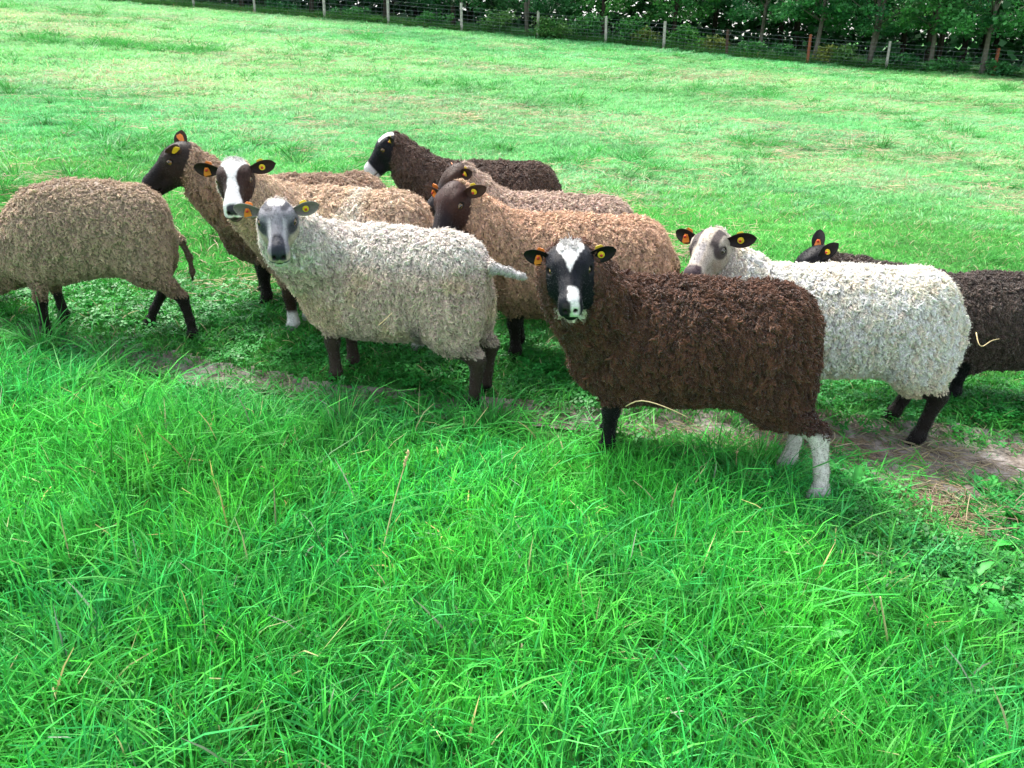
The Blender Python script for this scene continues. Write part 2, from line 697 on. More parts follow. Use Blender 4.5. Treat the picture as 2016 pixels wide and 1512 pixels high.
# ------------------------------------------------------------------ sowing
def jitter_grid(x0, x1, y0, y1, s):
    X, Y = np.meshgrid(np.arange(x0, x1, s), np.arange(y0, y1, s), indexing='ij')
    x, y = X.ravel() + rng.uniform(-.5, .5, X.size) * s, Y.ravel() + rng.uniform(-.5, .5, X.size) * s
    return x, y


def in_view(x, y, m=1.0):
    return np.abs(x) < .66 * y + m


def sow(name, key, protos, x, y, scl, tint, zscl=None, tilt=.12, label=None):
    n = len(x)
    z = zground(x, y)
    s = np.stack([scl, scl, scl if zscl is None else zscl], 1)
    rot = np.stack([rng.normal(0, tilt, n), rng.normal(0, tilt, n), rng.random(n) * 6.283], 1)
    o = scatter(name, key, protos, np.stack([x, y, z], 1), rot, s, tint, rng.integers(0, len(protos), n))
    tag(o, label, kind='stuff')
    return o


def tints(n, base, amp=.15):
    return np.array(base)[None] * rng.uniform(1 - amp, 1 + amp, (n, 1)) * (1 + rng.normal(0, .05, (n, 3)))


# long grass on the near side of the path
x, y = jitter_grid(-4.0, 4.0, .7, 5.0, .098)
d, side = path_d(x, y)
lush = smooth(1.35, .75, x - .35 * (2.4 - y))                    # thinner and weedier towards the right
k = (side < 0) & (d > -.03) & in_view(x, y) & (rng.random(len(x)) < .62 + .38 * lush)
x, y, d, lush = x[k], y[k], d[k], lush[k]
f = fbm(x * 2.2, y * 2.2, 41)
hh = (.55 + .95 * f) * smooth(-.02, .55, d) * (.45 + .55 * lush) + .14
patchy = fbm(x * 1.3, y * 1.3, 52)[:, None]
hue = fbm(x * 3, y * 3, 63)[:, None] + rng.normal(0, .12, (len(x), 1))
tn = tints(len(x), (1.15, 1.15, 1.15), .3) * (1 + 1.0 * (patchy - .5)) * np.where(hue > .58, C(1.28, 1.08, .88), np.where(hue < .40, C(.75, .9, 1.25), C(1, 1, 1)))
sow('long_grass', 'long_grass', LONG, x, y, rng.uniform(.85, 1.2, len(x)), tn, hh, .16, 'lush long green grass on the near side of the path')
x, y = jitter_grid(-4.0, 4.0, .7, 5.0, .17)
d, side = path_d(x, y)
k = (side < 0) & (d > .06) & in_view(x, y) & (fbm(x * 2.2, y * 2.2, 41) > .40) & (rng.random(len(x)) < .75) & (x - .35 * (2.4 - y) < 1.2)
x, y = x[k], y[k]
sow('grass_tufts', 'grass_tufts', TUFT, x, y, rng.uniform(.7, 1.15, len(x)), tints(len(x), (1.05, 1.05, 1.0), .25), rng.uniform(.55, 1.0, len(x)), .15, 'coarse arching grass tufts in the long grass')
x, y = jitter_grid(-3.5, 3.5, .9, 4.6, .2)
d, side = path_d(x, y)
k = (side < 0) & (d > .03) & in_view(x, y) & (rng.random(len(x)) < .30 + .4 * smooth(.9, 1.4, x))
x, y = x[k], y[k]
sow('broad_leaves', 'broad_leaves', BROAD, x, y, rng.uniform(.7, 1.3, len(x)), tints(len(x), (1, 1, 1), .3), None, .2, 'broad leaved meadow weeds among the grass')

# clover and short grass round the sheep
x, y = jitter_grid(-5, 5, 1.6, 6.2, .095)
d, side = path_d(x, y)
k = (d > .03) & in_view(x, y, 1.3) & (((side > 0) & (side < .5 + 1.2 * fbm(x, y, 9))) | ((side <= 0) & (x - .35 * (2.4 - y) > .9) & (fbm(x * 2.5, y * 2.5, 71) > .5)))
k &= rng.random(len(x)) < 1.5 * fbm(x * 1.7, y * 1.7, 19) - .35 * smooth(.3, 1.2, side) - .12
x, y = x[k], y[k]
sow('clover', 'clover', CLOV, x, y, rng.uniform(.8, 1.35, len(x)), tints(len(x), (1, 1, 1), .25), None, .1, 'clover growing along the trodden path')
x, y = jitter_grid(-6.5, 6.5, 1.6, 8.5, .115)
d, side = path_d(x, y)
k = (d > -.03) & in_view(x, y, 1.5) & ((side > 0) | (x - .35 * (2.4 - y) > .6))
x, y, d, side = x[k], y[k], d[k], side[k]
f = fbm(x * 1.2, y * 1.2, 23)
zz = (.55 + .9 * f) * smooth(-.05, .1, d) + .15
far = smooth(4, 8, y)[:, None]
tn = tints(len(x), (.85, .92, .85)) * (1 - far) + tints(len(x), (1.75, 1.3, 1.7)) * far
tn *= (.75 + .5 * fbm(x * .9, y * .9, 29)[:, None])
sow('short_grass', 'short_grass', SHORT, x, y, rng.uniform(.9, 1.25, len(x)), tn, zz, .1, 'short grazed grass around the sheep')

# the meadow beyond
xs_, ys_, ss_ = [], [], []
for y0, y1, s, sc_ in ((7.6, 13, .22, 1.0), (13, 24, .33, 1.45), (24, 56, .55, 2.3)):
    xa, ya = jitter_grid(-.66 * y1 - 3, .66 * y1 + 3, y0, y1, s)
    kk = in_view(xa, ya, 3)
    xs_.append(xa[kk]); ys_.append(ya[kk]); ss_.append(np.full(kk.sum(), sc_))
x, y, s_ = np.concatenate(xs_), np.concatenate(ys_), np.concatenate(ss_)
f = fbm(x * .35, y * .35, 33)
f2 = fbm(x * .11, y * .11, 35)
tn = tints(len(x), (1, 1, 1), .12) * (.70 + .6 * f[:, None]) * (1 + (f2[:, None] - .5) * np.array((1.1, .25, .3)))
tn = np.where((fbm(x * .30 + 3, y * .45, 55) > .56)[:, None], tn * C(1.35, 1.06, 1.25), tn)
sow('meadow_grass', 'meadow_grass', FIELD, x, y, s_ * rng.uniform(.9, 1.2, len(x)), tn, s_ ** .5 * (.6 + .8 * f), .08, 'pale cropped grass of the sloping meadow')
# darker uncropped tufts standing in it
n = 2600
y = 5.0 + 34 * rng.random(n) ** 1.3
x = rng.uniform(-1, 1, n) * (.66 * y + 2)
k = fbm(x * .5, y * .5, 44) + .15 * rng.random(n) > .66
x, y = x[k], y[k]
cl = np.array([hit(px, py)[:2] for px, py in ((60, 82), (95, 75), (185, 95), (215, 95), (250, 100), (290, 98), (310, 104), (350, 102), (385, 102), (405, 104), (330, 108), (270, 92), (230, 88), (80, 92))])
cl = np.repeat(cl, 9, 0) + rng.normal(0, .35, (len(cl) * 9, 2))
x, y = np.concatenate([x, cl[:, 0]]), np.concatenate([y, cl[:, 1]])
sow('meadow_tufts', 'meadow_tufts', TUFT, x, y, 1 + y * .045 * rng.uniform(.6, 1.2, len(x)), tints(len(x), (.80, .85, .80), .25), .5 + y * .018, .15, 'darker uncropped tufts standing in the meadow')
# cut hay lying about
n = 9000
y = 4.2 + 34 * rng.random(n) ** 1.2
x = rng.uniform(-1, 1, n) * (.66 * y + 2)
k = fbm(x * .30 + 3, y * .45, 55) + .45 * rng.random(n) > .80
x, y = x[k], y[k]
sow('hay_on_meadow', 'hay_on_meadow', HAYF, x, y, .6 + y * .035 * rng.uniform(.6, 1.2, len(x)), tints(len(x), (1.4, 1.4, 1.4), .2), np.full(len(x), 1.0) + y * .03, .06, 'pale wisps of cut hay lying on the meadow')
# straw trodden into the path
a = rng.integers(0, len(PATH), 420)
x = PATH[a, 0] + rng.normal(0, .5, len(a)) * PATH[a, 2]
y = PATH[a, 1] + rng.normal(0, .6, len(a)) * PATH[a, 2]
k = (x > .55) & (x < 5) & (rng.random(len(x)) < .22)
x, y = x[k], y[k]
hx_, hy_, _ = HAY[0]
x = np.concatenate([x, hx_ + rng.normal(0, .085, 26), HAY[1][0] + rng.normal(0, .08, 6)])
y = np.concatenate([y, hy_ + rng.normal(0, .075, 26), HAY[1][1] + rng.normal(0, .08, 6)])
sow('straw_litter', 'straw_litter', HAYP, x, y, rng.uniform(.7, 1.2, len(x)), tints(len(x), (1, 1, 1), .25), None, .08, 'straw lying in a heap and scattered on the path')

# ------------------------------------------------------------------ fence
POST_GREY = plain('weathered_grey_wood', (.48, .46, .40), .85, .3, 8, .3, .15)
POST_RED = plain('red_brown_wood', (.30, .10, .055), .8, .3, 8, .3, .15)
POST_DARK = plain('dark_brown_wood', (.085, .05, .04), .8, .3, 8, .3, .15)
WIRE = plain('galvanised_wire', (.22, .25, .27), .5, .1, 5, 0, .4)
# where each post meets the meadow, its height and wood
POSTS = [(120, 2, 'g'), (255, 10, 'g'), (383, 22, 'g'), (503, 33, 'g'), (640, 44, 'g'), (765, 53, 'g'), (909, 68, 'g'), (1059, 80, 'g'), (1192, 92, 'g'), (1306, 101, 'g'),
         (1430, 111, 'd'), (1590, 119, 'r'), (1745, 129, 'g'), (1955, 146, 'r')]


def fence_point(px, py):
    # the fence line: a straight run across the head of the meadow
    p = None
    for _ in range(1):
        lo, hi = 20.0, 70.0
        for _ in range(50):
            m = .5 * (lo + hi)
            q = unproject(px, py, m)
            if q[1] < 44.5 - .20 * q[0]: lo = m
            else: hi = m
        p = unproject(px, py, lo)
    return np.array([p[0], p[1], float(zground(p[0], p[1]))])


FP = [fence_point(a, b) for a, b, c in POSTS]
FP = [FP[0] + (FP[0] - FP[1]) * k for k in (3, 2, 1)] + FP + [FP[-1] + (FP[-1] - FP[-2]) * k * .8 for k in (1, 2, 3)]
FM = ['g'] * 3 + [c for a, b, c in POSTS] + ['g', 'r', 'g']
for q in FP: q[2] = float(zground(q[0], q[1]))
fence = bpy.data.objects.new('wire_fence', None)
link(fence)
fence.location = FP[8]
tag(fence, 'wire netting fence on wooden posts at the top of the meadow', 'fence')
LAB = {'g': 'grey weathered wooden post', 'r': 'red brown wooden post', 'd': 'dark brown wooden post'}
for i, (p, c) in enumerate(zip(FP, FM)):
    mb = MB()
    h = 1.28 * rng.uniform(.94, 1.06)
    lean = rng.normal(0, .02, 2)
    r0 = .066 * rng.uniform(.9, 1.15)
    z = np.array([-.3, .4, h * .8, h - .02, h])
    P = np.stack([p[0] + lean[0] * z, p[1] + lean[1] * z, p[2] + z], 1) - FP[8]
    mb.tube(P, [r0, r0, r0 * .97, r0 * .95, r0 * .7], 8)
    o = mb.build('post', {'g': POST_GREY, 'r': POST_RED, 'd': POST_DARK}[c], fence, False)
    o['label'] = LAB[c]
mb = MB()
for i in range(len(FP) - 1):
    a, b = FP[i] - FP[8], FP[i + 1] - FP[8]
    off = np.array([0, -.065, 0])
    for hgt in (.08, .2, .32, .46, .62, .80, 1.0, 1.16):
        t = np.linspace(0, 1, 5)[:, None]
        P = a + (b - a) * t + off + np.array([0, 0, 1.0]) * (hgt - .02 * np.sin(t * math.pi))
        mb.tube(P, .0042, 3, 0, False)
    n = int(np.linalg.norm(b - a) / .30)
    for k in range(1, n):
        c = a + (b - a) * k / n + off
        mb.tube([c + np.array([0, 0, .08]), c + np.array([0, 0, 1.0])], .0032, 3, 0, False)
mb.build('wire_netting', WIRE, fence, False)

# ------------------------------------------------------------------ trees, shrubs and weeds behind it
LEAF = geo_leaf_mat('tree_leaf', .28, .42, .4)
BARK = plain('bark', (.17, .155, .125), .9, .4, 6, .5, .1)
BARK_DARK = plain('dark_bark', (.07, .055, .045), .9, .4, 6, .5, .1)


def leaves_at(P, size, r, cols, droop=.3, clump=None):
    """five-cornered leaves, each a small bent face of its own"""
    n = len(P)
    s = size * r.uniform(.6, 1.25, n)
    nz = unit(np.stack([r.normal(0, .55, n), r.normal(0, .55, n), np.abs(r.normal(.8, .35, n))], 1))
    ax = unit(np.cross(nz, r.normal(0, 1, (n, 3))))
    ay = np.cross(nz, ax)
    shape = np.array([(-.5, 0, 0), (-.1, -.42, .06), (.55, 0, -.10), (-.1, .42, .06)])
    V = P[:, None, :] + s[:, None, None] * (shape[None, :, 0:1] * ax[:, None, :] + shape[None, :, 1:2] * ay[:, None, :] + shape[None, :, 2:3] * nz[:, None, :])
    f = r.random(n) if clump is None else np.clip(clump + r.normal(0, .18, n), 0, 1)
    col = np.array(cols[0]) * (1 - f[:, None]) + np.array(cols[1]) * f[:, None]
    return V.reshape(-1, 3), np.arange(n * 4).reshape(-1, 4), np.repeat(col, 4, 0)


def crown_mesh(seed, h, w, base, nleaf, size, cols, clumps):
    """leaf sprays at the ends of limbs: uneven outline, gaps between the sprays; the trunk stands at the origin"""
    r = np.random.default_rng(seed)
    cz = base + (h - base) * r.random(clumps) ** 1.15
    prof = np.interp((cz - base) / (h - base), [0, .15, .45, .8, 1], [.75, 1.0, .95, .6, .2])
    a = r.random(clumps) * 6.283
    q = w * prof * np.sqrt(r.uniform(.12, 1, clumps)) * r.uniform(.8, 1.15, clumps)
    cp = np.stack([q * np.cos(a), q * np.sin(a), cz], 1)
    k = r.integers(0, clumps, nleaf)
    rad = r.uniform(.35, .75, clumps)[k]
    u = unit(r.normal(0, 1, (nleaf, 3))) * (r.random(nleaf) ** .45)[:, None]
    P = cp[k] + u * np.stack([rad, rad, rad * .55], 1)
    P[:, 2] -= .18 * np.hypot(u[:, 0], u[:, 1]) * rad
    V, F, col = leaves_at(P, size, r, cols, clump=r.random(clumps)[k])
    return mesh_np('crown', V, F, LEAF, False, {'bc': col}), cp


def trunk_obj(parent, seed, h, r0, lean, cp, mat, fork=False):
    r = np.random.default_rng(seed)
    mb = MB()
    t = np.linspace(0, 1, 9)
    P = np.stack([lean[0] * h * t + .10 * np.sin(t * 5 + seed), lean[1] * h * t + .08 * np.cos(t * 4 + seed) - .08, h * .85 * t - .2], 1)
    mb.tube(P, r0 * (1 - .75 * t) * np.where(t < .05, 1.35, 1), 8)
    if fork:
        P2 = P.copy()
        P2[:, 0] += .55 * t * 1.2 * np.where(t > .08, 1, 0)
        mb.tube(P2[1:], r0 * .8 * (1 - .75 * t[1:]), 8)
    for c in cp[:: max(1, len(cp) // 22)]:
        if c[2] < 2.6: continue
        tz = np.clip(c[2] / h - .10, .28, .95)
        s = np.array([np.interp(tz, t, P[:, i]) for i in range(3)])
        m = .5 * (s + c) + np.array([0, 0, .12])
        mb.tube([s, m, c], [r0 * .30 * (1 - tz * .5), r0 * .18, .012], 5)
    return mb.build('trunk', mat, parent)


def vec2(px, D):
    """a place behind the fence seen in a given column of the picture"""
    y = D
    x = (px - 1008) / FPX * (y * math.cos(PITCH) - (float(zground(0, y)) - CAM_H) * math.sin(PITCH) * 1.0)
    return x, y


LG = ((.030, .160, .060), (.120, .43, .120))
LD = ((.018, .090, .040), (.065, .25, .085))
LB = ((.040, .200, .050), (.130, .420, .090))
CROWNS = [crown_mesh(700 + i, h, w, b, 9000, .17, cols, 130) for i, (h, w, b, cols) in enumerate(((8.5, 3.0, 1.75, LG), (7.5, 2.7, 2.0, LG), (9.5, 3.3, 1.1, LD), (8.0, 2.8, 1.7, LB)))]
TREES = [  # column, distance, crown, trunk radius, lean, fork, bark, label
    (1035, 46.5, 2, .10, (.01, 0), True, 0, 'slim forked tree with pale stems standing in the dark hedge gap'),
    (1190, 47.2, 3, .12, (.0, 0), False, 1, 'bright leafy tree hanging low over the weeds and fence'),
    (1330, 46.8, 3, .12, (.0, 0), False, 1, 'leafy tree between the low hanging tree and the thin trunks'),
    (1500, 45.6, 0, .11, (.0, 0), False, 0, 'tree with thin grey trunk beside a dark brown fence post'),
    (1606, 43.4, 1, .13, (.035, 0), False, 0, 'tree with leaning grey trunk beside a red brown post'),
    (1712, 42.6, 0, .13, (.04, 0), True, 0, 'forked grey tree beside a grey fence post'),
    (1832, 41.7, 1, .12, (.05, 0), False, 0, 'slender leaning tree midway between grey and red brown posts'),
    (1940, 40.6, 0, .13, (.06, 0), False, 0, 'tree with branching trunk close to the end red brown post'),
    (2090, 40.3, 1, .13, (.0, 0), False, 0, 'tree beyond the end red brown post'),
    (620, 50.5, 2, .14, (.0, 0), False, 1, 'dark tree behind the left part of the fence'),
    (760, 50.0, 2, .14, (.0, 0), False, 1, 'dense dark tree behind the grey posts'),
    (890, 49.0, 2, .14, (.0, 0), False, 1, 'dark tree beside the hedge gap'),
    (480, 51.5, 2, .14, (.0, 0), False, 1, 'dark tree behind the brambles'),
    (330, 53.0, 2, .14, (.0, 0), False, 1, 'dark tree over the olive weeds'),
]
for i, (px, D, ci, r0, lean, fork, bk, lab) in enumerate(TREES):
    x, y = vec2(px, D)
    me, cp = CROWNS[ci]
    t = bpy.data.objects.new('tree', None)
    link(t)
    t.location = (x, y, float(zground(x, y)))
    tag(t, lab, 'tree', 'trees behind the fence')
    trunk_obj(t, 40 + i, 8.5, r0, lean, cp, BARK_DARK if bk else BARK, fork)
    c = link(bpy.data.objects.new('crown', me), t)
    c.rotation_euler = (0, 0, rng.random() * 6.283)
    s = rng.uniform(.92, 1.1)
    c.scale = (s, s, s)

# the wood behind: one dark mass of foliage
r = np.random.default_rng(900)
nl_ = 115000
x = r.uniform(-46, 46, nl_)
dp = r.random(nl_)
y = 51.5 - .20 * x + dp * 11 + 1.2 * fbm(x * .4, np.zeros(nl_), 61)
zt = 11 * r.random(nl_) ** 1.35
gap = fbm(x * .8, zt * .9, 64)
keep = (gap > .14 + .14 * smooth(2.2, 3.5, zt) * smooth(3, 10, x)) | (zt < 2.1)
keep &= (dp > .55) | (r.random(nl_) < .18 + .65 * smooth(1.8, 3.2, zt))     # open and dark below the leaf canopy
P = np.stack([x, y, zground(x, y) + zt], 1)[keep]
V, F, col = leaves_at(P, .50, r, LD, clump=fbm(P[:, 0] * .5, P[:, 2] * .5, 66))
wood = obj_np('woodland', V, F, LEAF, None, False, {'bc': col})
tag(wood, 'dark woodland mass behind the trees', kind='stuff')
tr_ = MB()
for k in range(46):
    xx = r.uniform(-44, 44)
    yy = 53.5 - .20 * xx + r.uniform(0, 5)
    zz = float(zground(xx, yy))
    tr_.tube([(xx, yy, zz - .2), (xx + r.normal(0, .15), yy, zz + 4), (xx + r.normal(0, .4), yy, zz + 9)], [.16, .12, .05], 6)
wt = tr_.build('stems', BARK_DARK, wood)


def shrub(px, D, h, w, n, cols, size, lab, seed, flat=.8):
    r = np.random.default_rng(seed)
    x, y = vec2(px, D)
    root = bpy.data.objects.new('shrub', None)
    link(root)
    root.location = (x, y, float(zground(x, y)))
    tag(root, lab, 'shrub', 'shrubs along the fence')
    cl = 26
    cp = np.stack([r.normal(0, w * .45, cl), r.normal(0, w * .3, cl), h * r.uniform(.15, .9, cl) ** flat], 1)
    k = r.integers(0, cl, n)
    P = cp[k] + r.normal(0, 1, (n, 3)) * np.array((.17, .17, .13)) * (h / 1.1)
    P[:, 2] = np.abs(P[:, 2])
    V, F, col = leaves_at(P, size, r, cols, clump=r.random(cl)[k])
    obj_np('foliage', V, F, LEAF, root, False, {'bc': col})
    mb = MB()
    for c in cp: mb.tube([(c[0] * .25, c[1] * .25, -.05), (c[0] * .6, c[1] * .6, c[2] * .55), tuple(c)], [.015, .011, .005], 4, 0, False)
    mb.build('stem', BARK_DARK, root)


LY = ((.12, .22, .045), (.38, .44, .10))
LW = ((.080, .26, .060), (.24, .46, .13))
SH = [(985, 45.3, 1.05, .9, LW, 'pale leafy weeds in front of the hedge gap'), (1085, 44.2, 1.0, .9, LW, 'pale bush overgrowing a grey post'), (1150, 44.8, 1.5, 1.1, LB, 'tall bright green bush beside the overgrown post'),
      (1245, 44.2, 1.25, .9, LB, 'leafy bush between two grey posts'), (1275, 43.9, .85, .6, LY, 'yellowish bush left of a grey post'), (1345, 43.7, 1.1, .8, LB, 'green bush right of a grey post'),
      (1400, 43.6, .8, .6, LY, 'yellow tinged bramble near the dark brown post'), (1480, 43.1, .7, .8, LG, 'low bramble right of the dark brown post'), (1550, 42.8, .7, .7, LG, 'low bramble left of a red brown post'),
      (1625, 42.2, .75, .5, LY, 'yellow leafed sapling by the leaning trunk'), (1660, 42.0, .8, .6, LW, 'feathery weeds left of the forked tree'), (1780, 41.3, .65, .8, LG, 'low weeds right of a grey post'),
      (1870, 40.8, .65, .8, LG, 'low weeds between slender tree and branching tree'), (1985, 40.2, .7, .7, LG, 'low weeds beside the end red brown post'),
      (845, 46.5, .7, 1.0, LG, 'low dark weeds between two grey posts'), (700, 47.8, .6, 1.1, LG, 'low dark weeds by the left fence'), (560, 49.3, .6, 1.1, LG, 'dark bramble low behind the left fence'),
      (300, 51.5, .8, 1.4, LY, 'olive weeds at the left end of the fence'), (120, 53.0, .8, 1.4, LY, 'dry olive weeds in the far left corner')]
for i, (px, D, h, w_, cols, lab) in enumerate(SH): shrub(px, D, h, w_, 1500, cols, .13, lab, 820 + i)

# uncut grass at the foot of the fence
n = 2600
t = rng.random(n)
ii = np.clip((t * (len(FP) - 1)).astype(int), 0, len(FP) - 2)
ff = t * (len(FP) - 1) - ii
A_, B_ = np.array(FP)[ii], np.array(FP)[ii + 1]
x = A_[:, 0] + (B_[:, 0] - A_[:, 0]) * ff
y = A_[:, 1] + (B_[:, 1] - A_[:, 1]) * ff + rng.normal(.55, .30, n)
sow('fence_grass', 'meadow_tufts', TUFT, x, y, rng.uniform(2.2, 3.4, n), tints(n, (.95, .62, .62), .3), rng.uniform(.7, 1.8, n), .15, 'rank uncut grass along the foot of the fence')

# ------------------------------------------------------------------ sheep: solid shape
def ellipsoid(P, c, r, R=None):
    q = P - np.asarray(c)
    if R is not None: q = q @ R            # into the ellipsoid's own axes
    r = np.asarray(r, float)
    k0 = np.linalg.norm(q / r, axis=-1)
    k1 = np.linalg.norm(q / (r * r), axis=-1)
    return k0 * (k0 - 1.0) / (k1 + 1e-9)


def roundcone(P, a, b, ra, rb):
    a, b = np.asarray(a, float), np.asarray(b, float)
    ba = b - a
    l2 = ba @ ba
    t = np.clip((P - a) @ ba / l2, 0, 1)
    return np.linalg.norm(P - a - t[..., None] * ba, axis=-1) - (ra + (rb - ra) * t)


def smin(a, b, k):
    h = np.maximum(k - np.abs(a - b), 0) / k
    return np.minimum(a, b) - h * h * k * 0.25


class Solid:
    def __init__(s):
        s.items = []

    def ell(s, c, r, k=0.05, R=None, sub=False):
        s.items.append(('e', np.array(c, float), np.array(r, float), k, R, sub))

    def cone(s, a, b, ra, rb, k=0.03):
        s.items.append(('c', np.array(a, float), np.array(b, float), ra, rb, k))

    def chain(s, P, R, k=0.03):
        for i in range(len(P) - 1): s.cone(P[i], P[i + 1], R[i], R[i + 1], k)

    def bbox(s, it):
        if it[0] == 'e':
            m = it[2].max() if it[4] is not None else it[2]
            return it[1] - m, it[1] + m
        return np.minimum(it[1] - it[3], it[2] - it[4]), np.maximum(it[1] + it[3], it[2] + it[4])

    def field(s, xs, ys, zs):
        D = np.full((len(xs), len(ys), len(zs)), 0.12)
        for it in s.items:
            lo, hi = s.bbox(it)
            m = 0.07 if not (it[0] == 'e' and it[5]) else 0.03
            sl = []
            for ax, l, h in zip((xs, ys, zs), lo, hi):
                a, b = np.searchsorted(ax, l - m), np.searchsorted(ax, h + m)
                sl.append(slice(a, b))
            if any(q.stop <= q.start for q in sl): continue
            sl = tuple(sl)
            G = np.stack(np.meshgrid(xs[sl[0]], ys[sl[1]], zs[sl[2]], indexing='ij'), -1)
            if it[0] == 'e':
                d = ellipsoid(G, it[1], it[2], it[4])
                if it[5]: D[sl] = -smin(-D[sl], d, it[3])
                else: D[sl] = smin(D[sl], d, it[3])
            else:
                D[sl] = smin(D[sl], roundcone(G, *it[1:5]), it[5])
        return D


def surface_nets(D, xs, ys, zs):
    neg = D < 0
    nx, ny, nz = D.shape
    c = np.zeros((nx - 1, ny - 1, nz - 1), np.int8)
    for i in (0, 1):
        for j in (0, 1):
            for k in (0, 1):
                c += neg[i:nx - 1 + i, j:ny - 1 + j, k:nz - 1 + k]
    act = (c > 0) & (c < 8)
    I, J, K = np.nonzero(act)
    idx = np.full(c.shape, -1, np.int64)
    idx[I, J, K] = np.arange(len(I))
    acc = np.zeros((len(I), 3))
    cnt = np.zeros(len(I))
    corners = [(i, j, k) for i in (0, 1) for j in (0, 1) for k in (0, 1)]
    ax = (xs, ys, zs)
    for a in range(8):
        for b in range(a + 1, 8):
            ca, cb = corners[a], corners[b]
            if sum(abs(p - q) for p, q in zip(ca, cb)) != 1: continue
            va, vb = D[I + ca[0], J + ca[1], K + ca[2]], D[I + cb[0], J + cb[1], K + cb[2]]
            m = (va < 0) != (vb < 0)
            t = np.where(m, va / (va - vb + 1e-20), 0)
            pa = np.stack([ax[q][(I, J, K)[q] + ca[q]] for q in range(3)], 1)
            pb = np.stack([ax[q][(I, J, K)[q] + cb[q]] for q in range(3)], 1)
            acc += np.where(m[:, None], pa + (pb - pa) * t[:, None], 0)
            cnt += m
    V = acc / cnt[:, None]
    F = []
    for axis in range(3):
        s0 = [slice(None)] * 3
        s1 = [slice(None)] * 3
        s0[axis] = slice(0, -1)
        s1[axis] = slice(1, None)
        A, B = neg[tuple(s0)], neg[tuple(s1)]
        e = np.argwhere(A != B)
        o1, o2 = (axis + 1) % 3, (axis + 2) % 3
        ok = (e[:, o1] > 0) & (e[:, o2] > 0) & (e[:, o1] < D.shape[o1] - 1) & (e[:, o2] < D.shape[o2] - 1)
        e = e[ok]
        fl = A[e[:, 0], e[:, 1], e[:, 2]]
        quad = []
        for d1, d2 in ((-1, -1), (0, -1), (0, 0), (-1, 0)):
            q = e.copy()
            q[:, o1] += d1
            q[:, o2] += d2
            quad.append(idx[q[:, 0], q[:, 1], q[:, 2]])
        Q = np.stack(quad, 1)
        Q[~fl] = Q[~fl][:, ::-1]
        F.append(Q)
    F = np.concatenate(F)
    return V, F[(F >= 0).all(1)]


def relax(V, F, n, lam=0.5):
    E = np.concatenate([F[:, [0, 1]], F[:, [1, 2]], F[:, [2, 3]], F[:, [3, 0]]])
    deg = np.bincount(E[:, 0], minlength=len(V)) + np.bincount(E[:, 1], minlength=len(V))
    for _ in range(n):
        S = np.stack([np.bincount(E[:, 0], V[E[:, 1], i], len(V)) + np.bincount(E[:, 1], V[E[:, 0], i], len(V)) for i in range(3)], 1)
        V = V + lam * (S / deg[:, None] - V)
    return V


def vnormals(V, F):
    n = np.cross(V[F[:, 2]] - V[F[:, 0]], V[F[:, 3]] - V[F[:, 1]])
    out = np.zeros_like(V)
    for k in range(4):
        for i in range(3): out[:, i] += np.bincount(F[:, k], n[:, i], len(V))
    return unit(out), 0.5 * np.linalg.norm(n, axis=1)


def rotz(a):
    c, s = math.cos(a), math.sin(a)
    return np.array([[c, -s, 0], [s, c, 0], [0, 0, 1]])


def roty(a):
    c, s = math.cos(a), math.sin(a)
    return np.array([[c, 0, s], [0, 1, 0], [-s, 0, c]])


def rotx(a):
    c, s = math.cos(a), math.sin(a)
    return np.array([[1, 0, 0], [0, c, -s], [0, s, c]])


# ------------------------------------------------------------------ sheep: materials and wool locks
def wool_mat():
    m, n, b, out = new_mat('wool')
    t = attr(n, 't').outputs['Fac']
    tipc = ramp(n, t, [(0.0, (0.30, 0.28, 0.27)), (0.40, (0.68, 0.66, 0.65)), (0.8, (1.18, 1.16, 1.13)), (1.0, (1.48, 1.45, 1.40))])  # bleached tips; dark roots also paint shade into the crevices between locks
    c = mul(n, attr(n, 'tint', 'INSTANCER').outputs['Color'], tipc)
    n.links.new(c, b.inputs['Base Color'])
    b.inputs['Roughness'].default_value = 0.75
    b.inputs['Specular IOR Level'].default_value = 0.18
    b.inputs['Sheen Weight'].default_value = 0.40
    b.inputs['Sheen Roughness'].default_value = 0.35
    return m


def coat_mat():
    m, n, b, out = new_mat('short_coat')
    tc = N(n, 'ShaderNodeTexCoord')
    no = N(n, 'ShaderNodeTexNoise')
    no.inputs['Scale'].default_value = 220
    no.inputs['Detail'].default_value = 4
    n.links.new(tc.outputs['Object'], no.inputs['Vector'])
    f = ramp(n, no.outputs['Fac'], [(0.3, (0.75, 0.75, 0.75)), (0.7, (1.2, 1.2, 1.2))])
    c = mul(n, attr(n, 'col').outputs['Color'], f)
    n.links.new(c, b.inputs['Base Color'])
    b.inputs['Roughness'].default_value = 0.55
    b.inputs['Specular IOR Level'].default_value = 0.18
    b.inputs['Sheen Weight'].default_value = 0.0
    bp = N(n, 'ShaderNodeBump')
    bp.inputs['Strength'].default_value = 0.5
    bp.inputs['Distance'].default_value = 0.003
    n.links.new(no.outputs['Fac'], bp.inputs['Height'])
    n.links.new(bp.outputs[0], b.inputs['Normal'])
    return m


def col_mat(name, rough, spec=0.5, coat=0.0):
    m, n, b, out = new_mat(name)
    n.links.new(attr(n, 'col').outputs['Color'], b.inputs['Base Color'])
    b.inputs['Roughness'].default_value = rough
    b.inputs['Specular IOR Level'].default_value = spec
    b.inputs['Coat Weight'].default_value = coat
    return m


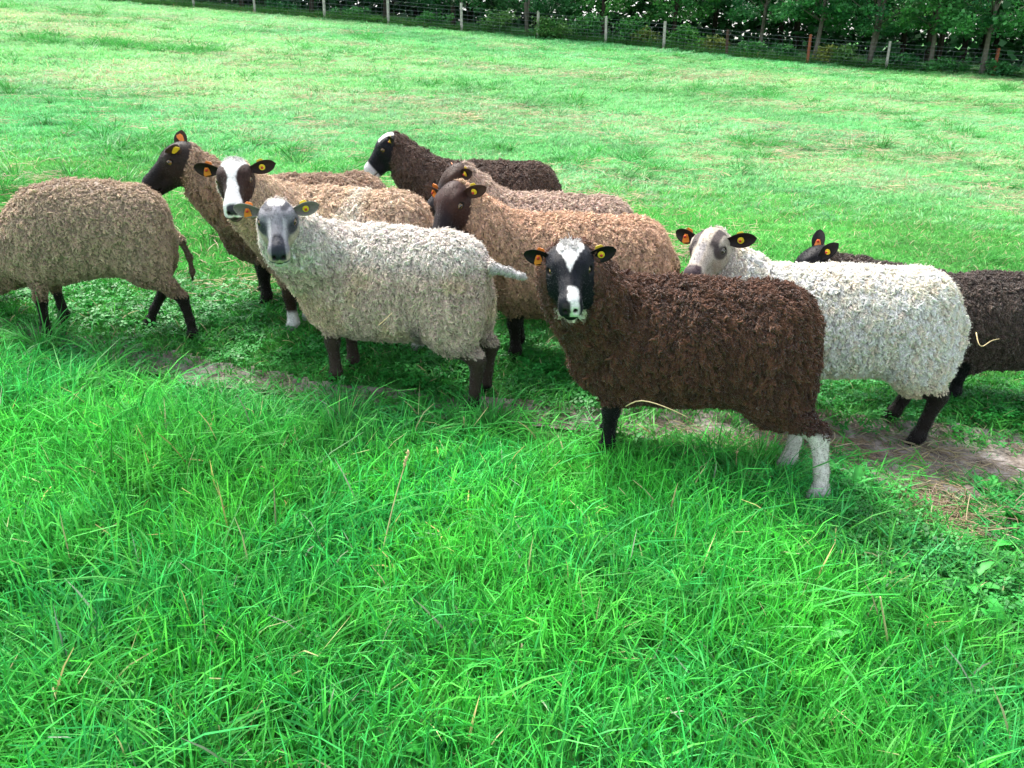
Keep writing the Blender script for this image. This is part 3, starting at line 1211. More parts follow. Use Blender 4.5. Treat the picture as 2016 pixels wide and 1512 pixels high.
WOOL, COAT, EYE = wool_mat(), coat_mat(), col_mat('eyeball', 0.12, 0.6, 0.5)
TAG_ORANGE = plain('orange_plastic', (0.75, 0.22, 0.03), 0.45, 0.12, 60, 0, 0.4)
TAG_YELLOW = plain('yellow_plastic', (0.72, 0.55, 0.03), 0.45, 0.10, 60, 0, 0.4)
STUD_RED = plain('red_plastic', (0.45, 0.03, 0.02), 0.4, 0.1, 60, 0, 0.4)


def tubes_mesh(name, strands, sides):
    """strands: list of (points, radii, t)"""
    V, F, T, n = [], [], [], 0
    for P, r, t in strands:
        tg = unit(np.gradient(P, axis=0))
        u = unit(np.cross(tg, np.array([0.31, 0.87, 0.38])))
        v = np.cross(tg, u)
        ang = np.arange(sides) / sides * 2 * math.pi
        ring = P[:, None, :] + r[:, None, None] * (np.cos(ang)[None, :, None] * u[:, None, :] + np.sin(ang)[None, :, None] * v[:, None, :])
        m = len(P)
        V.append(ring.reshape(-1, 3))
        T.append(np.repeat(t, sides))
        i, k = np.meshgrid(np.arange(m - 1), np.arange(sides), indexing='ij')
        q, q2 = n + i * sides + k, n + i * sides + (k + 1) % sides
        F.append(np.stack([q, q2, q2 + sides, q + sides], -1).reshape(-1, 4))
        n += m * sides
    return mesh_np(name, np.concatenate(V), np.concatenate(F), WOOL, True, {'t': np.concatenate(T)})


def lock_mesh(i):
    """a staple of wool: two or three fat ringlets twisted together, tips curling over"""
    rg = np.random.default_rng(100 + i)
    out = []
    for s in range(3):
        t = np.linspace(0, 1, 9)
        L = rg.uniform(.022, .034)
        turns = rg.uniform(1.3, 2.6)
        ph = s * 2.1 + rg.uniform(-.5, .5)
        rad = .0040 * (1 - .25 * t) * rg.uniform(.8, 1.3)
        bend = rg.uniform(.15, .7)
        a = turns * t * 6.28 + ph
        x = rad * np.cos(a) + bend * L * t ** 3
        y = rad * np.sin(a)
        z = L * (t - .5 * bend * t ** 4) - .008
        r = .0032 * rg.uniform(.8, 1.2) * np.interp(t, [0, .3, .8, .94, 1], [.8, 1.05, .98, .75, .25])
        out.append((np.stack([x, y, z], 1), r, t))
    for s in range(2):                                        # a loose fibre or two
        t = np.linspace(0, 1, 5)
        L = rg.uniform(.020, .032)
        d = rg.normal(0, .25, 2)
        P = np.stack([d[0] * L * t + .003 * np.sin(7 * t), d[1] * L * t + .003 * np.cos(6 * t), L * t - .006], 1)
        out.append((P, np.interp(t, [0, 1], [.0007, .0004]), t))
    return tubes_mesh('wool_lock', out, 5)


def tuft_mesh(i):
    rg = np.random.default_rng(300 + i)
    out = []
    for s in range(9):
        t = np.linspace(0, 1, 5)
        L = rg.uniform(.022, .038)
        o, d = rg.normal(0, .004, 2), rg.normal(0, .22, 2)
        P = np.stack([o[0] + d[0] * L * t + .3 * L * t * t, o[1] + d[1] * L * t, L * t * (1 - .15 * t) - .004], 1)
        out.append((P, np.interp(t, [0, .4, 1], [.0015, .0013, .0004]), t))
    return tubes_mesh('hair_tuft', out, 3)


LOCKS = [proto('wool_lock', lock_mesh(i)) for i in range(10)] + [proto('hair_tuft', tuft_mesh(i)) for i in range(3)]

TAILS = {'none': [(-.30, 0, .45), (-.33, 0, .42), (-.34, 0, .38)],
         'hang': [(-.41, 0, .50), (-.47, 0, .45), (-.50, 0, .37), (-.505, 0, .29), (-.50, 0, .23)],
         'out': [(-.41, 0, .52), (-.46, .00, .52), (-.51, -.01, .51), (-.56, -.02, .495), (-.585, -.03, .485)],
         'tuck': [(-.41, 0, .49), (-.45, 0, .44), (-.46, 0, .36), (-.455, 0, .28)]}

FRONT = [(.25, .085, .29, .052), (.262, .085, .165, .030), (.258, .082, .085, .0205), (.256, .082, .050, .0255), (.276, .082, .020, .023)]
HIND = [(-.27, .095, .28, .080), (-.405, .085, .190, .033), (-.390, .082, .100, .0225), (-.380, .082, .052, .0265), (-.356, .082, .020, .0235)]


def leg_points(base, side, foot):
    """base joints, side +1 left / -1 right; foot = (dx, dy, dz) moves the hoof, the joints above follow in part"""
    out = []
    wts = (0.0, 0.45, 0.85, 1.0, 1.0)
    for (x, y, z, r), k in zip(base, wts):
        out.append(((x + foot[0] * k, side * y + foot[1] * k, z + foot[2] * k), r))
    return [p for p, r in out], [r for p, r in out]


def ear_mesh(outer, inner, L=0.115, W=0.034, cup=0.45, seed=0):
    """leaf-shaped cupped ear: along +X, hollow side +Z"""
    nu, nv = 13, 9
    V, C = [], []
    for layer in (0, 1):
        for i in range(nu):
            u = i / (nu - 1)
            wd = W * float(np.interp(u, [0, .12, .28, .45, .62, .78, .90, .97, 1], [.46, .58, .85, 1.0, 1.0, .84, .58, .30, .08]))
            for j in range(nv):
                v = j / (nv - 1) * 2 - 1
                ang = v * (1.25 - 0.75 * u) * cup * 2
                rr = wd / max(0.3, cup * 2 * (1.25 - 0.75 * u)) if cup > 0.05 else wd
                y = rr * math.sin(ang)
                z = rr * (1 - math.cos(ang)) - 0.015 * u * u
                th = 0.0055 * (1 - 0.75 * abs(v)) * (1 - 0.6 * u)
                V.append((u * L, y, z - (th if layer else 0)))
                e = smooth(0.70, 0.95, abs(v)) if not layer else 1.0
                C.append(np.array(inner) * (1 - e) + np.array(outer) * e)
    F = []
    m = nu * nv
    for i in range(nu - 1):
        for j in range(nv - 1):
            a = i * nv + j
            F.append((a, a + nv, a + nv + 1, a + 1))
            F.append((m + a, m + a + 1, m + a + nv + 1, m + a + nv))
    for i in range(nu - 1):
        for j in (0, nv - 1):
            a = i * nv + j
            q = (a, a + nv, m + a + nv, m + a)
            F.append(q if j else q[::-1])
    return mesh_np('ear', V, F, COAT, True, {'col': np.array(C)})


def plate(poly, th):
    n = len(poly)
    V = [(x, y, 0) for x, y in poly] + [(x, y, th) for x, y in poly]
    me = bpy.data.meshes.new('plate')
    me.from_pydata(V, [], [list(range(n))[::-1], list(range(n, 2 * n))] + [[i, (i + 1) % n, n + (i + 1) % n, n + i] for i in range(n)])
    return me


FLAG = [(-.006, -.009), (.006, -.009), (.011, .001), (.0155, .022), (.010, .031), (-.010, .031), (-.0155, .022), (-.011, .001)]
ROUND = [(.0125 * math.cos(a * math.pi / 8), .0125 * math.sin(a * math.pi / 8)) for a in range(16)]


def ear_tag(ear, kind, M, label):
    """front piece with its stud on the hollow side of the ear and a back piece behind it"""
    mat = TAG_ORANGE if kind == 'orange' else TAG_YELLOW
    me = plate(FLAG if kind == 'orange' else ROUND, 0.0025)
    me.materials.append(mat)
    t = link(bpy.data.objects.new('ear_tag', me), ear)
    t.matrix_local = M
    t['label'] = label
    mb = MB()
    mb.tube([(0, 0, .002), (0, 0, .010), (0, 0, .0135)], [.0062, .0055, .0048], 10)
    st = mb.build('stud', mat, t)
    st.data.materials.append(STUD_RED)
    for pl in st.data.polygons:
        if pl.center[2] > .0105: pl.material_index = 1
    me2 = plate(FLAG, 0.0022)
    me2.materials.append(mat)
    b = link(bpy.data.objects.new('tag_back', me2), t)
    b.matrix_local = Matrix.Translation((0.0, 0.0, -0.014)) @ Matrix.Rotation(math.radians(160 if kind == 'orange' else -160), 4, 'Z')
    return t


def head_solid(S, R, c, sc=1.0):
    """R maps head axes (x along the nose, y left, z up out of the face) to the sheep's"""
    def p(x, y, z): return c + R @ (np.array([x, y, z]) * sc)
    def e(x, y, z, rx, ry, rz, k=0.03, sub=False): S.ell(p(x, y, z), np.array([rx, ry, rz]) * sc, k, R, sub)
    e(-.012, 0, -.008, .074, .066, .072, .04)
    e(.024, 0, .006, .060, .063, .050, .03)
    S.cone(p(.04, 0, .008), p(.172, 0, -.022), .045 * sc, .033 * sc, .025)
    e(.180, 0, -.030, .036, .038, .032, .025)
    for s in (1, -1):
        e(.190, s * .019, -.050, .027, .022, .019, .012)                 # upper lips
        e(.020, s * .036, -.040, .062, .028, .050, .03)                  # cheeks
        e(.038, s * .053, .010, .027, .018, .022, .014)                  # orbits
        e(.020, s * .045, .036, .032, .018, .013, .015)                  # brows
        e(.203, s * .016, -.024, .012, .011, .010, .010)                 # nostril wings
    S.cone(p(.0, 0, -.062), p(.160, 0, -.070), .047 * sc, .026 * sc, .03)
    e(.178, 0, -.079, .026, .024, .014, .012)                            # chin
    for s in (1, -1):
        e(.044, s * .069, .008, .0150, .012, .0105, .006, True)          # eye opening
        e(.213, s * .0165, -.030, .011, .0052, .0085, .005, True)        # nostril
        e(.186, s * .030, -.0675, .040, .020, .0034, .005, True)         # mouth
    e(.217, 0, -.048, .008, .0033, .016, .005, True)                     # lip cleft


def make_sheep(sp):
    yaw = math.radians(sp['yaw'])
    sc = sp.get('scale', 1.0)
    x0 = (sp['tx'] - 1008) / FPX * sp['D']                    # D: distance of the torso's middle
    y0 = sp['D']
    for _ in range(8):
        y0 = (sp['D'] - (CAM_H - float(zground(x0, y0)) - .41 * sc) * math.sin(PITCH)) / math.cos(PITCH)
    z0 = float(zground(x0, y0))
    root = bpy.data.objects.new('sheep', None)
    link(root)
    root.empty_display_size = 0.2
    root.location = (x0, y0, z0)
    root.rotation_euler = (0, 0, yaw)
    tag(root, sp['label'], 'sheep', 'flock of sheep')
    Rw = rotz(yaw)

    def loc(wp): return (Rw.T @ (np.asarray(wp) - np.array([x0, y0, z0])))
    fwd = Rw @ np.array([1.0, 0, 0])
    sl = float(zground(x0 + fwd[0] * .3, y0 + fwd[1] * .3) - zground(x0 - fwd[0] * .3, y0 - fwd[1] * .3)) / 0.6
    sl *= sp.get('tilt', 0.35)

    def tp(x, y, z): return np.array([x * sc, y * sc, z * sc + sl * x * sc + sp.get('lift', 0) - sp.get('arch', 0) * (x / .4) ** 2])
    fat = sp.get('fat', 1.0)
    T = Solid()                                               # woolly solids only
    for c, r in (((.205, 0, .415), (.175, .155 * fat, .205)), ((0, 0, .420), (.325, .188 * fat, .212)), ((-.255, 0, .430), (.168, .163 * fat, .203)),
                 ((.33, 0, .37), (.10, .105, .13))):
        T.ell(tp(c[0], c[1], c[2] + sp.get('zc', 0)), np.array(r) * np.array([1, 1, sp.get('deep', 1.0)]) * sc, 0.09)
    T.cone(tp(.20, 0, .515), tp(-.29, 0, .525), .10 * sc, .10 * sc, .06)
    for s in (1, -1):
        T.ell(tp(-.295, s * .090, .315), np.array((.125, .078, .165)) * sc, 0.05)
        T.ell(tp(.235, s * .085, .32), np.array((.085, .060, .115)) * sc, 0.05)
    # head
    hc = loc(unproject(*sp['head']))
    hy, hp, hr = (math.radians(a) for a in sp['hdir'])
    RH = Rw.T @ rotz(hy) @ roty(hp) @ rotx(hr)
    hs = sc * sp.get('hscale', 1.0)
    nb = hc + RH @ (np.array([-.030, 0, -.050]) * hs) + np.array([0, 0, -.02]) * hs         # where the neck enters the head
    sh = tp(.24, 0, .45)
    mid = 0.5 * (sh + nb) + np.array(sp.get('nmid', (0.03, 0, -.01))) * sc
    neck = [sh, 0.5 * (sh + mid) + np.array([.02, 0, .0]), mid, 0.45 * mid + 0.55 * nb, nb]
    nr = np.array([.155, .140, .120, sp.get('ruff', .078) * .5 + .056, sp.get('ruff', .078)]) * sc * sp.get('neck', 1.0)
    T.chain(neck, nr, 0.06)
    S = Solid()
    S.items = list(T.items)
    legs = []
    for q, (base, s) in enumerate(((FRONT, 1), (FRONT, -1), (HIND, 1), (HIND, -1))):
        f = sp.get('feet', {}).get(q, (0, 0, 0))
        P, Rr = leg_points(base, s, f)
        P = [tp(*a) for a in P]
        wz = float(zground(*(np.array([x0, y0]) + (Rw @ P[-1])[:2]))) - z0
        dz = (wz + f[2] * sc + .018 * sc) - P[-1][2]
        P = [a + np.array([0, 0, dz * k]) for a, k in zip(P, (0, .4, .8, 1, 1))]
        S.chain(P, np.array(Rr) * sc, 0.018)
        legs.append((np.array(P), np.array(Rr) * sc))
    tail = [tp(*a) for a in TAILS[sp.get('tail', 'tuck')]]
    S.chain(tail, np.array([.026, .018, .015, .013, .006])[:len(tail)] * sc, 0.02)
    head_solid(S, RH, hc, hs)
    # grid: fine round the head, coarser elsewhere
    los, his = zip(*(S.bbox(i) for i in S.items))
    lo, hi = np.min(los, 0) - .03, np.max(his, 0) + .03
    vox, fine = sp.get('vox', (.0095, .0042))
    corners = np.array([hc + RH @ (np.array([a, b, c]) * hs) for a in (-.02, .23) for b in (-.08, .08) for c in (-.09, .06)])
    axes = []
    for k in range(3):
        a, b = corners[:, k].min(), corners[:, k].max()
        seg = []
        for p, q, h in ((lo[k], a, vox), (a, b, fine), (b, hi[k], vox)):
            if q - p > 1e-4: seg.append(np.linspace(p, q, max(2, int((q - p) / h)), endpoint=False))
        axes.append(np.concatenate(seg + [[hi[k]]]))
    D = S.field(*axes)
    V, F = surface_nets(D, *axes)
    V = relax(V, F, 2, 0.45)
    NV, FA = vnormals(V, F)
    if np.einsum('ij,ij->i', NV, V - V.mean(0)).mean() < 0:
        F = F[:, ::-1]
        NV = -NV
    # regions
    H = (V - hc) @ RH / hs                                    # head coordinates
    hx, hyy, hz = H.T
    inhead = (np.abs(hyy) < .085) & (hz > -.125) & (hz < .10) & (hx > -.12) & (hx < .26)
    face = np.where(inhead, smooth(-.030, -.008, hx - sp.get('faceline', 0) + 0.85 * np.clip(hz + .02, 0, .08) - 1.35 * np.clip(-.012 - hz, 0, .075)), 0)
    legd = np.full(len(V), 9.0)
    legz = np.zeros(len(V))
    for q, (P, Rr) in enumerate(legs):
        for i in range(4):
            d = roundcone(V, P[i], P[i + 1], Rr[i], Rr[i + 1])
            legd = np.minimum(legd, d)
    torso = np.full(len(V), 9.0)
    for it in T.items:
        d = ellipsoid(V, it[1], it[2]) if it[0] == 'e' else roundcone(V, *it[1:5])
        torso = np.minimum(torso, d)
    wl = sp.get('woolline', (.235, .225))
    zz = (V[:, 2] - sl * V[:, 0]) / sc
    line = np.where(V[:, 0] > 0, wl[0], wl[1])
    leg = smooth(.012, -.012, zz - line + .02 * (fbm(V[:, 0] * 30, V[:, 1] * 30, 2) - .5)) * (torso > -.004) * (legd < .012)
    tl = np.full(len(V), 9.0)
    for i in range(1, len(tail) - 1):
        tl = np.minimum(tl, np.linalg.norm(V - 0.5 * (tail[i] + tail[i + 1]), axis=1))
    istail = (tl < .06 * sc) & (torso > .012)
    col = sp['wool'](V / sc, H, rng) * 0.55  # skin under the wool darkened: crevice shade painted into its colour
    fc = sp['face'](hx, hyy, hz)
    er = np.sqrt(((hx - .043) / 1.25) ** 2 + (hz - .008) ** 2)
    fc = mixc(fc, C(.010, .009, .010), smooth(.0165, .0125, er) * (np.abs(hyy) > .045))      # dark lid rims
    fc = mixc(fc, C(.008, .006, .007), smooth(.012, .007, np.linalg.norm(np.stack([hx - .211, np.abs(hyy) - .0165, hz + .030], 1), axis=1)))
    fc = mixc(fc, C(.010, .008, .009), smooth(.0045, .0025, np.abs(hz + .0675)) * smooth(.142, .152, hx))
    lc = sp['legs'](V / sc, zz)
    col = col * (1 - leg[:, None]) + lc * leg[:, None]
    col = col * (1 - face[:, None]) + fc * face[:, None]
    col[istail] = sp['tailcol'](V[istail] / sc)
    fur = fbm(V[:, 0] * 24 + V[:, 1] * 16, V[:, 2] * 9 + V[:, 1] * 8, 91, 2) - .5
    V = V + NV * (fur * .018 * (1 - leg) * (1 - face) * (~istail))[:, None]
    NV, _ = vnormals(V, F)
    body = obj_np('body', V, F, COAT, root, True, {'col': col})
    # fleece: locks spread over the woolly skin
    dens = (1 - leg) * (1 - face)
    if not sp.get('tailwool', False): dens = dens * (~istail)
    top = sp.get('tuft')
    tuft = np.zeros(len(V))
    if top is not None: tuft = top(hx, hyy, hz) * inhead
    if not sp.get('tailwool', False): tuft = np.maximum(tuft, istail * 1.0)
    w8 = np.maximum(dens, tuft * 1.3)[F].mean(1) * FA
    nl = int(sp.get('locks', 15000) * 1.75 * sc * sc)
    cum = np.cumsum(w8)
    fi = np.searchsorted(cum, rng.random(nl) * cum[-1])
    ab = rng.dirichlet((1, 1, 1, 1), nl)
    P = (V[F[fi]] * ab[..., None]).sum(1)
    NN = unit((NV[F[fi]] * ab[..., None]).sum(1))
    fq = dens[F[fi]].mean(1)
    tq = tuft[F[fi]].mean(1)
    HP = (P - hc) @ RH / hs
    nearface = smooth(.10, -.02, -HP[:, 0] - .0) * (np.linalg.norm(HP, axis=1) < .16)
    legq = smooth(.34, .22, (P[:, 2] - sl * P[:, 0]) / sc)
    back = np.array([-1.0, 0, 0])
    down = np.array([0, 0, -1.0])
    nc = int(nl / sp.get('perclump', 9.0))                    # staples: locks gather round shared centres
    kd = KDTree(nc)
    sq = np.array([1.0, .8, .48])                              # staples run down the flank
    for i in range(nc): kd.insert(P[i] * sq, i)
    kd.balance()
    ci = np.array([kd.find(p)[1] for p in P * sq])
    cc = P[ci]
    rc = rng.normal(0, 1, (nc, 3))
    wv = fbm(cc[:, 0] * 12 + cc[:, 1] * 8, cc[:, 2] * 12 + cc[:, 1] * 6, 8)[:, None] - .5
    sway = np.stack([wv[:, 0] * 1.6, wv[:, 0] * 0.5, np.zeros(nl)], 1)
    flow = unit(back * 0.30 + down * 0.9 + sway + rc[ci] * .30 + rng.normal(0, .15, (nl, 3)))
    flow = flow - NN * np.einsum('ij,ij->i', flow, NN)[:, None]
    lay = sp.get('lay', 0.55)
    Z = unit(NN * 0.9 + flow * lay + (cc - P) * np.array([54.0, 54.0, 22.0]) / sc + rng.normal(0, .10, (nl, 3)))
    hair = tq > fq
    Z[hair] = unit(NN[hair] * 0.25 + (RH @ np.array([0.9, 0, .30])) + rng.normal(0, .2, (hair.sum(), 3)))
    th = hair & (P[:, 0] < 0) & (np.linalg.norm(HP, axis=1) > .3)
    Z[th] = unit(NN[th] * 0.25 + unit(tail[-1] - tail[1]) + rng.normal(0, .12, (th.sum(), 3)))
    X = unit(flow + rng.normal(0, .35, (nl, 3)))
    X = unit(X - Z * np.einsum('ij,ij->i', X, Z)[:, None])
    Y = np.cross(Z, X)
    clump = rng.random(nc)[ci]
    size = sp.get('lock', 0.86) * rng.uniform(0.8, 1.15, nl) * (0.75 + 0.5 * clump) * (1 - 0.45 * nearface) * (1 - 0.30 * legq) * sc
    thick = size * rng.uniform(0.85, 1.25, nl) * sp.get('thick', 1.0)
    size[hair] *= .62
    size[th] *= .6
    thick[th] *= .5
    var = rng.integers(0, 10, nl)
    var[hair] = rng.integers(10, 13, hair.sum())
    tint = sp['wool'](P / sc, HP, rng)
    tint = tint * rng.uniform(0.88, 1.12, (nl, 1)) * (1 + sp.get('vary', .22) * (2 * rng.random(nc)[ci][:, None] - 1))
    tint = tint * (1 + rng.normal(0, .03, (nl, 3)))
    if hair.any():
        tint[hair] = sp['face'](*HP[hair].T)
        th = hair & (P[:, 0] < 0) & (np.linalg.norm(HP, axis=1) > .3)
        tint[th] = sp['tailcol'](P[th] / sc) * 1.25
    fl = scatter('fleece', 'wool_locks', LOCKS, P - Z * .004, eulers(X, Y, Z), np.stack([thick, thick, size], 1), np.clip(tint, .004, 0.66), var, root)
    tag(fl, kind='stuff')
    # short hair of face and legs
    sw = np.maximum(face, leg)[F].mean(1) * FA
    ns = sp.get('hairs', 5500)
    fi = np.searchsorted(np.cumsum(sw), rng.random(ns) * sw.sum())
    ab = rng.dirichlet((1, 1, 1, 1), ns)
    P = (V[F[fi]] * ab[..., None]).sum(1)
    NN = unit((NV[F[fi]] * ab[..., None]).sum(1))
    HP = (P - hc) @ RH / hs
    isf = face[F[fi]].mean(1) > .5
    ok = ~(isf & ((HP[:, 0] > .188) | ((np.hypot(HP[:, 0] - .043, HP[:, 2] - .008) < .022) & (np.abs(HP[:, 1]) > .045))))
    tint = np.where(isf[:, None], sp['face'](*HP.T), sp['legs'](P / sc, (P[:, 2] - sl * P[:, 0]) / sc))
    flow = np.where(isf[:, None], (RH @ np.array([-1.0, 0, 0]))[None], np.array([[-.25, 0, -1.0]])) + rng.normal(0, .22, (ns, 3))
    flow = unit(flow - NN * np.einsum('ij,ij->i', flow, NN)[:, None])
    Z = unit(NN * .22 + flow)
    X = unit(NN - Z * np.einsum('ij,ij->i', NN, Z)[:, None])
    Y = np.cross(Z, X)
    size = rng.uniform(.15, .26, ns) * sc * np.where(isf, .75, 1.1)
    tint = tint * rng.uniform(.82, 1.2, (ns, 1))
    sh_ = scatter('short_hair', 'wool_locks', LOCKS, P[ok], eulers(X, Y, Z)[ok], np.stack([size * .8, size * .8, size], 1)[ok], np.clip(tint, .002, .8)[ok], rng.integers(10, 13, ns)[ok], root)
    tag(sh_, kind='stuff')
    # eyes
    iris = sp.get('iris', (.16, .09, .02))
    for s in (1, -1):
        V2, F2, C2 = [], [], []
        nu, nv = 14, 9
        for i in range(nv):
            th = math.pi * i / (nv - 1)
            for j in range(nu):
                ph = 2 * math.pi * j / nu
                a, b, c = math.sin(th) * math.cos(ph), math.sin(th) * math.sin(ph), math.cos(th)
                V2.append((a, b, c))
                cc = np.array(iris)
                if th > 0.95: cc = np.array((.015, .010, .008))
                if abs(a) < .52 and abs(b) < .30 and c > 0: cc = np.array((.004, .004, .005))
                C2.append(cc)
        for i in range(nv - 1):
            for j in range(nu):
                a, b = i * nu + j, i * nu + (j + 1) % nu
                F2.append((a, a + nu, b + nu, b))
        ez = unit(RH @ np.array([.45, s * .85, .12]))
        ex = unit(RH @ np.array([1, 0, -.25]) - ez * (ez @ (RH @ np.array([1, 0, -.25]))))
        M = np.eye(4)
        M[:3, 0], M[:3, 1], M[:3, 2] = ex, np.cross(ez, ex), ez
        M[:3, :3] *= .0155 * hs
        M[:3, 3] = hc + RH @ (np.array([.043, s * .0585, .008]) * hs)
        e = obj_np('eye', V2, F2, EYE, root, True, {'col': np.array(C2)})
        e.matrix_local = Matrix(M.tolist())
    # ears with tags
    eo, ei = sp['ear']
    for s, key in ((1, 'earL'), (-1, 'earR')):
        dx, dy, dz, nx_, ny_, nz_ = sp.get(key, (-.10, 1.0, .10, .9, .0, .25))
        el, wd, cup = sp.get('eardim', (.112, .031, .40))
        a = unit(RH @ np.array([dx, s * dy, dz]))
        nrm = RH @ np.array([nx_, s * ny_, nz_])
        nrm = unit(nrm - a * (a @ nrm))
        M = np.eye(4)
        M[:3, 0], M[:3, 2] = a, nrm
        M[:3, 1] = np.cross(nrm, a)
        M[:3, :3] *= hs
        M[:3, 3] = hc + RH @ (np.array([-.020, s * .056, .014]) * hs)
        er = link(bpy.data.objects.new('ear', ear_mesh(eo, ei, el, wd, cup)), root)
        er.matrix_local = Matrix(M.tolist())
        kind = sp.get('tags', ('yellow', 'orange'))[0 if s == 1 else 1]
        if kind:
            # tag hangs towards the jaw side: lower edge of the hollow
            lowdir = np.linalg.inv(M[:3, :3]) @ (sp.get('taghang') if sp.get('taghang') is not None else np.array([0, 0, -1.0]))
            ang = math.atan2(lowdir[1], lowdir[0]) - math.pi / 2
            TM = Matrix.Translation((el * .50, 0.0, 0.002)) @ Matrix.Rotation(ang, 4, 'Z')
            ear_tag(er, kind, TM, kind + ' plastic ear tag with stud')
    return root

# ------------------------------------------------------------------ the flock




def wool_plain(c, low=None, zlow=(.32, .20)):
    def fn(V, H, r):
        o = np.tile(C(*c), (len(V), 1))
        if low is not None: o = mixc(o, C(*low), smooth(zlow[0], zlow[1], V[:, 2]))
        return o
    return fn


def face_plain(c, nose=(.015, .013, .014), c2=None):
    def fn(x, y, z):
        o = np.tile(C(*c), (len(x), 1))
        if c2 is not None: o = mixc(o, C(*c2), smooth(.05, .13, x))
        return mixc(o, C(*nose), smooth(.195, .21, x) * smooth(-.05, -.038, z))
    return fn


def legs_plain(c, c2=None, z2=.1):
    def fn(V, zz):
        o = np.tile(C(*c), (len(V), 1))
        if c2 is not None: o = mixc(o, C(*c2), smooth(z2 + .012, z2 - .012, zz))
        return mixc(o, C(.012, .010, .010), smooth(.040, .034, zz) * (1 if c2 is None or c2[0] < .3 else 0.25))
    return fn


BLACK, WHITE = (.006, .006, .008), (.80, .79, .78)


def face_H(x, y, z):
    n = .012 * (fbm(x * 60, y * 60, 4) - .5)
    o = np.tile(C(.0045, .006, .011), (len(x), 1))
    o = mixc(o, C(.04, .024, .02), smooth(-.01, -.05, x) * .6)
    wd = .047 * np.clip((.098 - x) / .115, 0, 1) + n
    o = mixc(o, C(*WHITE), smooth(-.004, .004, wd - np.abs(y - .003)) * smooth(-.02, 0.0, z) * (x < .10))
    o = mixc(o, C(.80, .77, .76), smooth(-.004, .004, .017 + n - np.abs(y - .011)) * smooth(.138, .150, x) * smooth(-.066, -.060, z))
    o = mixc(o, C(.03, .025, .028), smooth(.200, .207, x) * smooth(.018, .010, np.abs(y + .012)) * smooth(-.045, -.036, z))
    return o


def face_C(x, y, z):
    n = .010 * (fbm(x * 50, y * 50, 14) - .5)
    o = np.tile(C(.034, .017, .013), (len(x), 1))
    wd = np.interp(x, [-.06, -.01, .03, .075, .13, .19], [.06, .050, .028, .016, .026, .042]) + n
    o = mixc(o, C(*WHITE), smooth(-.004, .004, wd - np.abs(y)) * smooth(-.058, -.048, z))
    o = mixc(o, C(.11, .08, .075), smooth(.165, .175, x) * smooth(-.050, -.058, z))
    o = mixc(o, C(.040, .040, .05), smooth(.196, .205, x) * smooth(-.046, -.036, z) * smooth(.027, .020, np.abs(y)))
    return o


def face_D(x, y, z):
    n = fbm(x * 70, y * 70, 6) - .5
    ay = np.abs(y)
    o = np.tile(C(.20, .20, .225), (len(x), 1))
    o = mixc(o, C(.46, .40, .30), smooth(-.012, -.040, z) * .9)                                     # warm cheeks
    o = mixc(o, C(.66, .64, .61), smooth(.020, .000, x + .03 * n) * smooth(.040, .028, ay - .01 * n) * smooth(.0, .02, z))
    o = mixc(o, C(.10, .10, .14), smooth(.007, .003, ay) * smooth(-.005, -.02, x) * smooth(0, .02, z) * .7)
    brow = smooth(.016, .009, np.abs(ay - np.interp(x, [-.05, .0, .04], [.052, .042, .024]))) * smooth(.045, .030, x) * smooth(-.05, -.03, x) * smooth(-.005, .012, z)
    eye = smooth(.036, .020, np.hypot((x - .055) * .7, z - .000)) * (ay > .036)
    o = mixc(o, C(.030, .032, .046), np.clip(brow + eye, 0, 1) * .92)
    o = mixc(o, C(.17, .175, .215), smooth(.022, .010, ay) * smooth(.01, .03, x) * smooth(.05, .03, x) * .8)
    o = mixc(o, C(.50, .50, .52), smooth(.040, .028, ay) * smooth(.018, .026, ay) * smooth(.06, .08, x) * smooth(.16, .13, x) * .6)
    o = mixc(o, C(.026, .029, .042), smooth(.125, .150, x) * smooth(.004, -.002, ay - np.interp(x, [.12, .16, .21], [.006, .022, .026])) * smooth(-.048, -.040, z))
    o = mixc(o, C(.10, .105, .13), smooth(.165, .175, x) * smooth(-.046, -.052, z) * smooth(.010, .02, ay))
    o = mixc(o, C(.66, .64, .62), smooth(.14, .16, x) * smooth(-.066, -.071, z))
    return o * (1 + .25 * n[:, None])


def face_I(x, y, z):
    n = fbm(x * 70, y * 70, 9) - .5
    ay = np.abs(y)
    o = np.tile(C(.46, .40, .33), (len(x), 1))
    o = mixc(o, C(.26, .16, .10), smooth(.005, -.04, z) * smooth(-.3, .3, n) * .85)
    o = mixc(o, C(.24, .23, .25), smooth(.022, .010, ay) * smooth(.05, .08, x) * smooth(.17, .15, x) * .7)
    e = smooth(.030, .018, np.hypot((x - .052) * .8, (z - .004) * .9)) * (ay > .034)
    up = smooth(.019, .011, np.abs(ay - .040)) * smooth(.085, .060, x) * smooth(-.045, -.025, x) * smooth(-.01, .01, z)
    o = mixc(o, C(.045, .032, .034), np.clip(e + up, 0, 1) * .92)
    o = mixc(o, C(.055, .037, .043), smooth(.158, .176, x + .02 * n) * smooth(.046, .034, ay + .3 * (.2 - x)))
    o = mixc(o, C(.10, .075, .08), smooth(.12, .14, x) * smooth(-.055, -.062, z) * .8)
    return o * (1 + .3 * n[:, None])


def face_E(x, y, z):
    o = np.tile(C(.005, .006, .010), (len(x), 1))
    o = mixc(o, C(*WHITE), smooth(.040, .025, x) * smooth(.045, .038, np.abs(y)) * smooth(.015, .028, z))
    o = mixc(o, C(.62, .60, .62), smooth(.152, .165, x))
    o = mixc(o, C(.05, .05, .06), smooth(.205, .212, x) * smooth(.022, .016, np.abs(y)) * smooth(-.046, -.038, z))
    return o


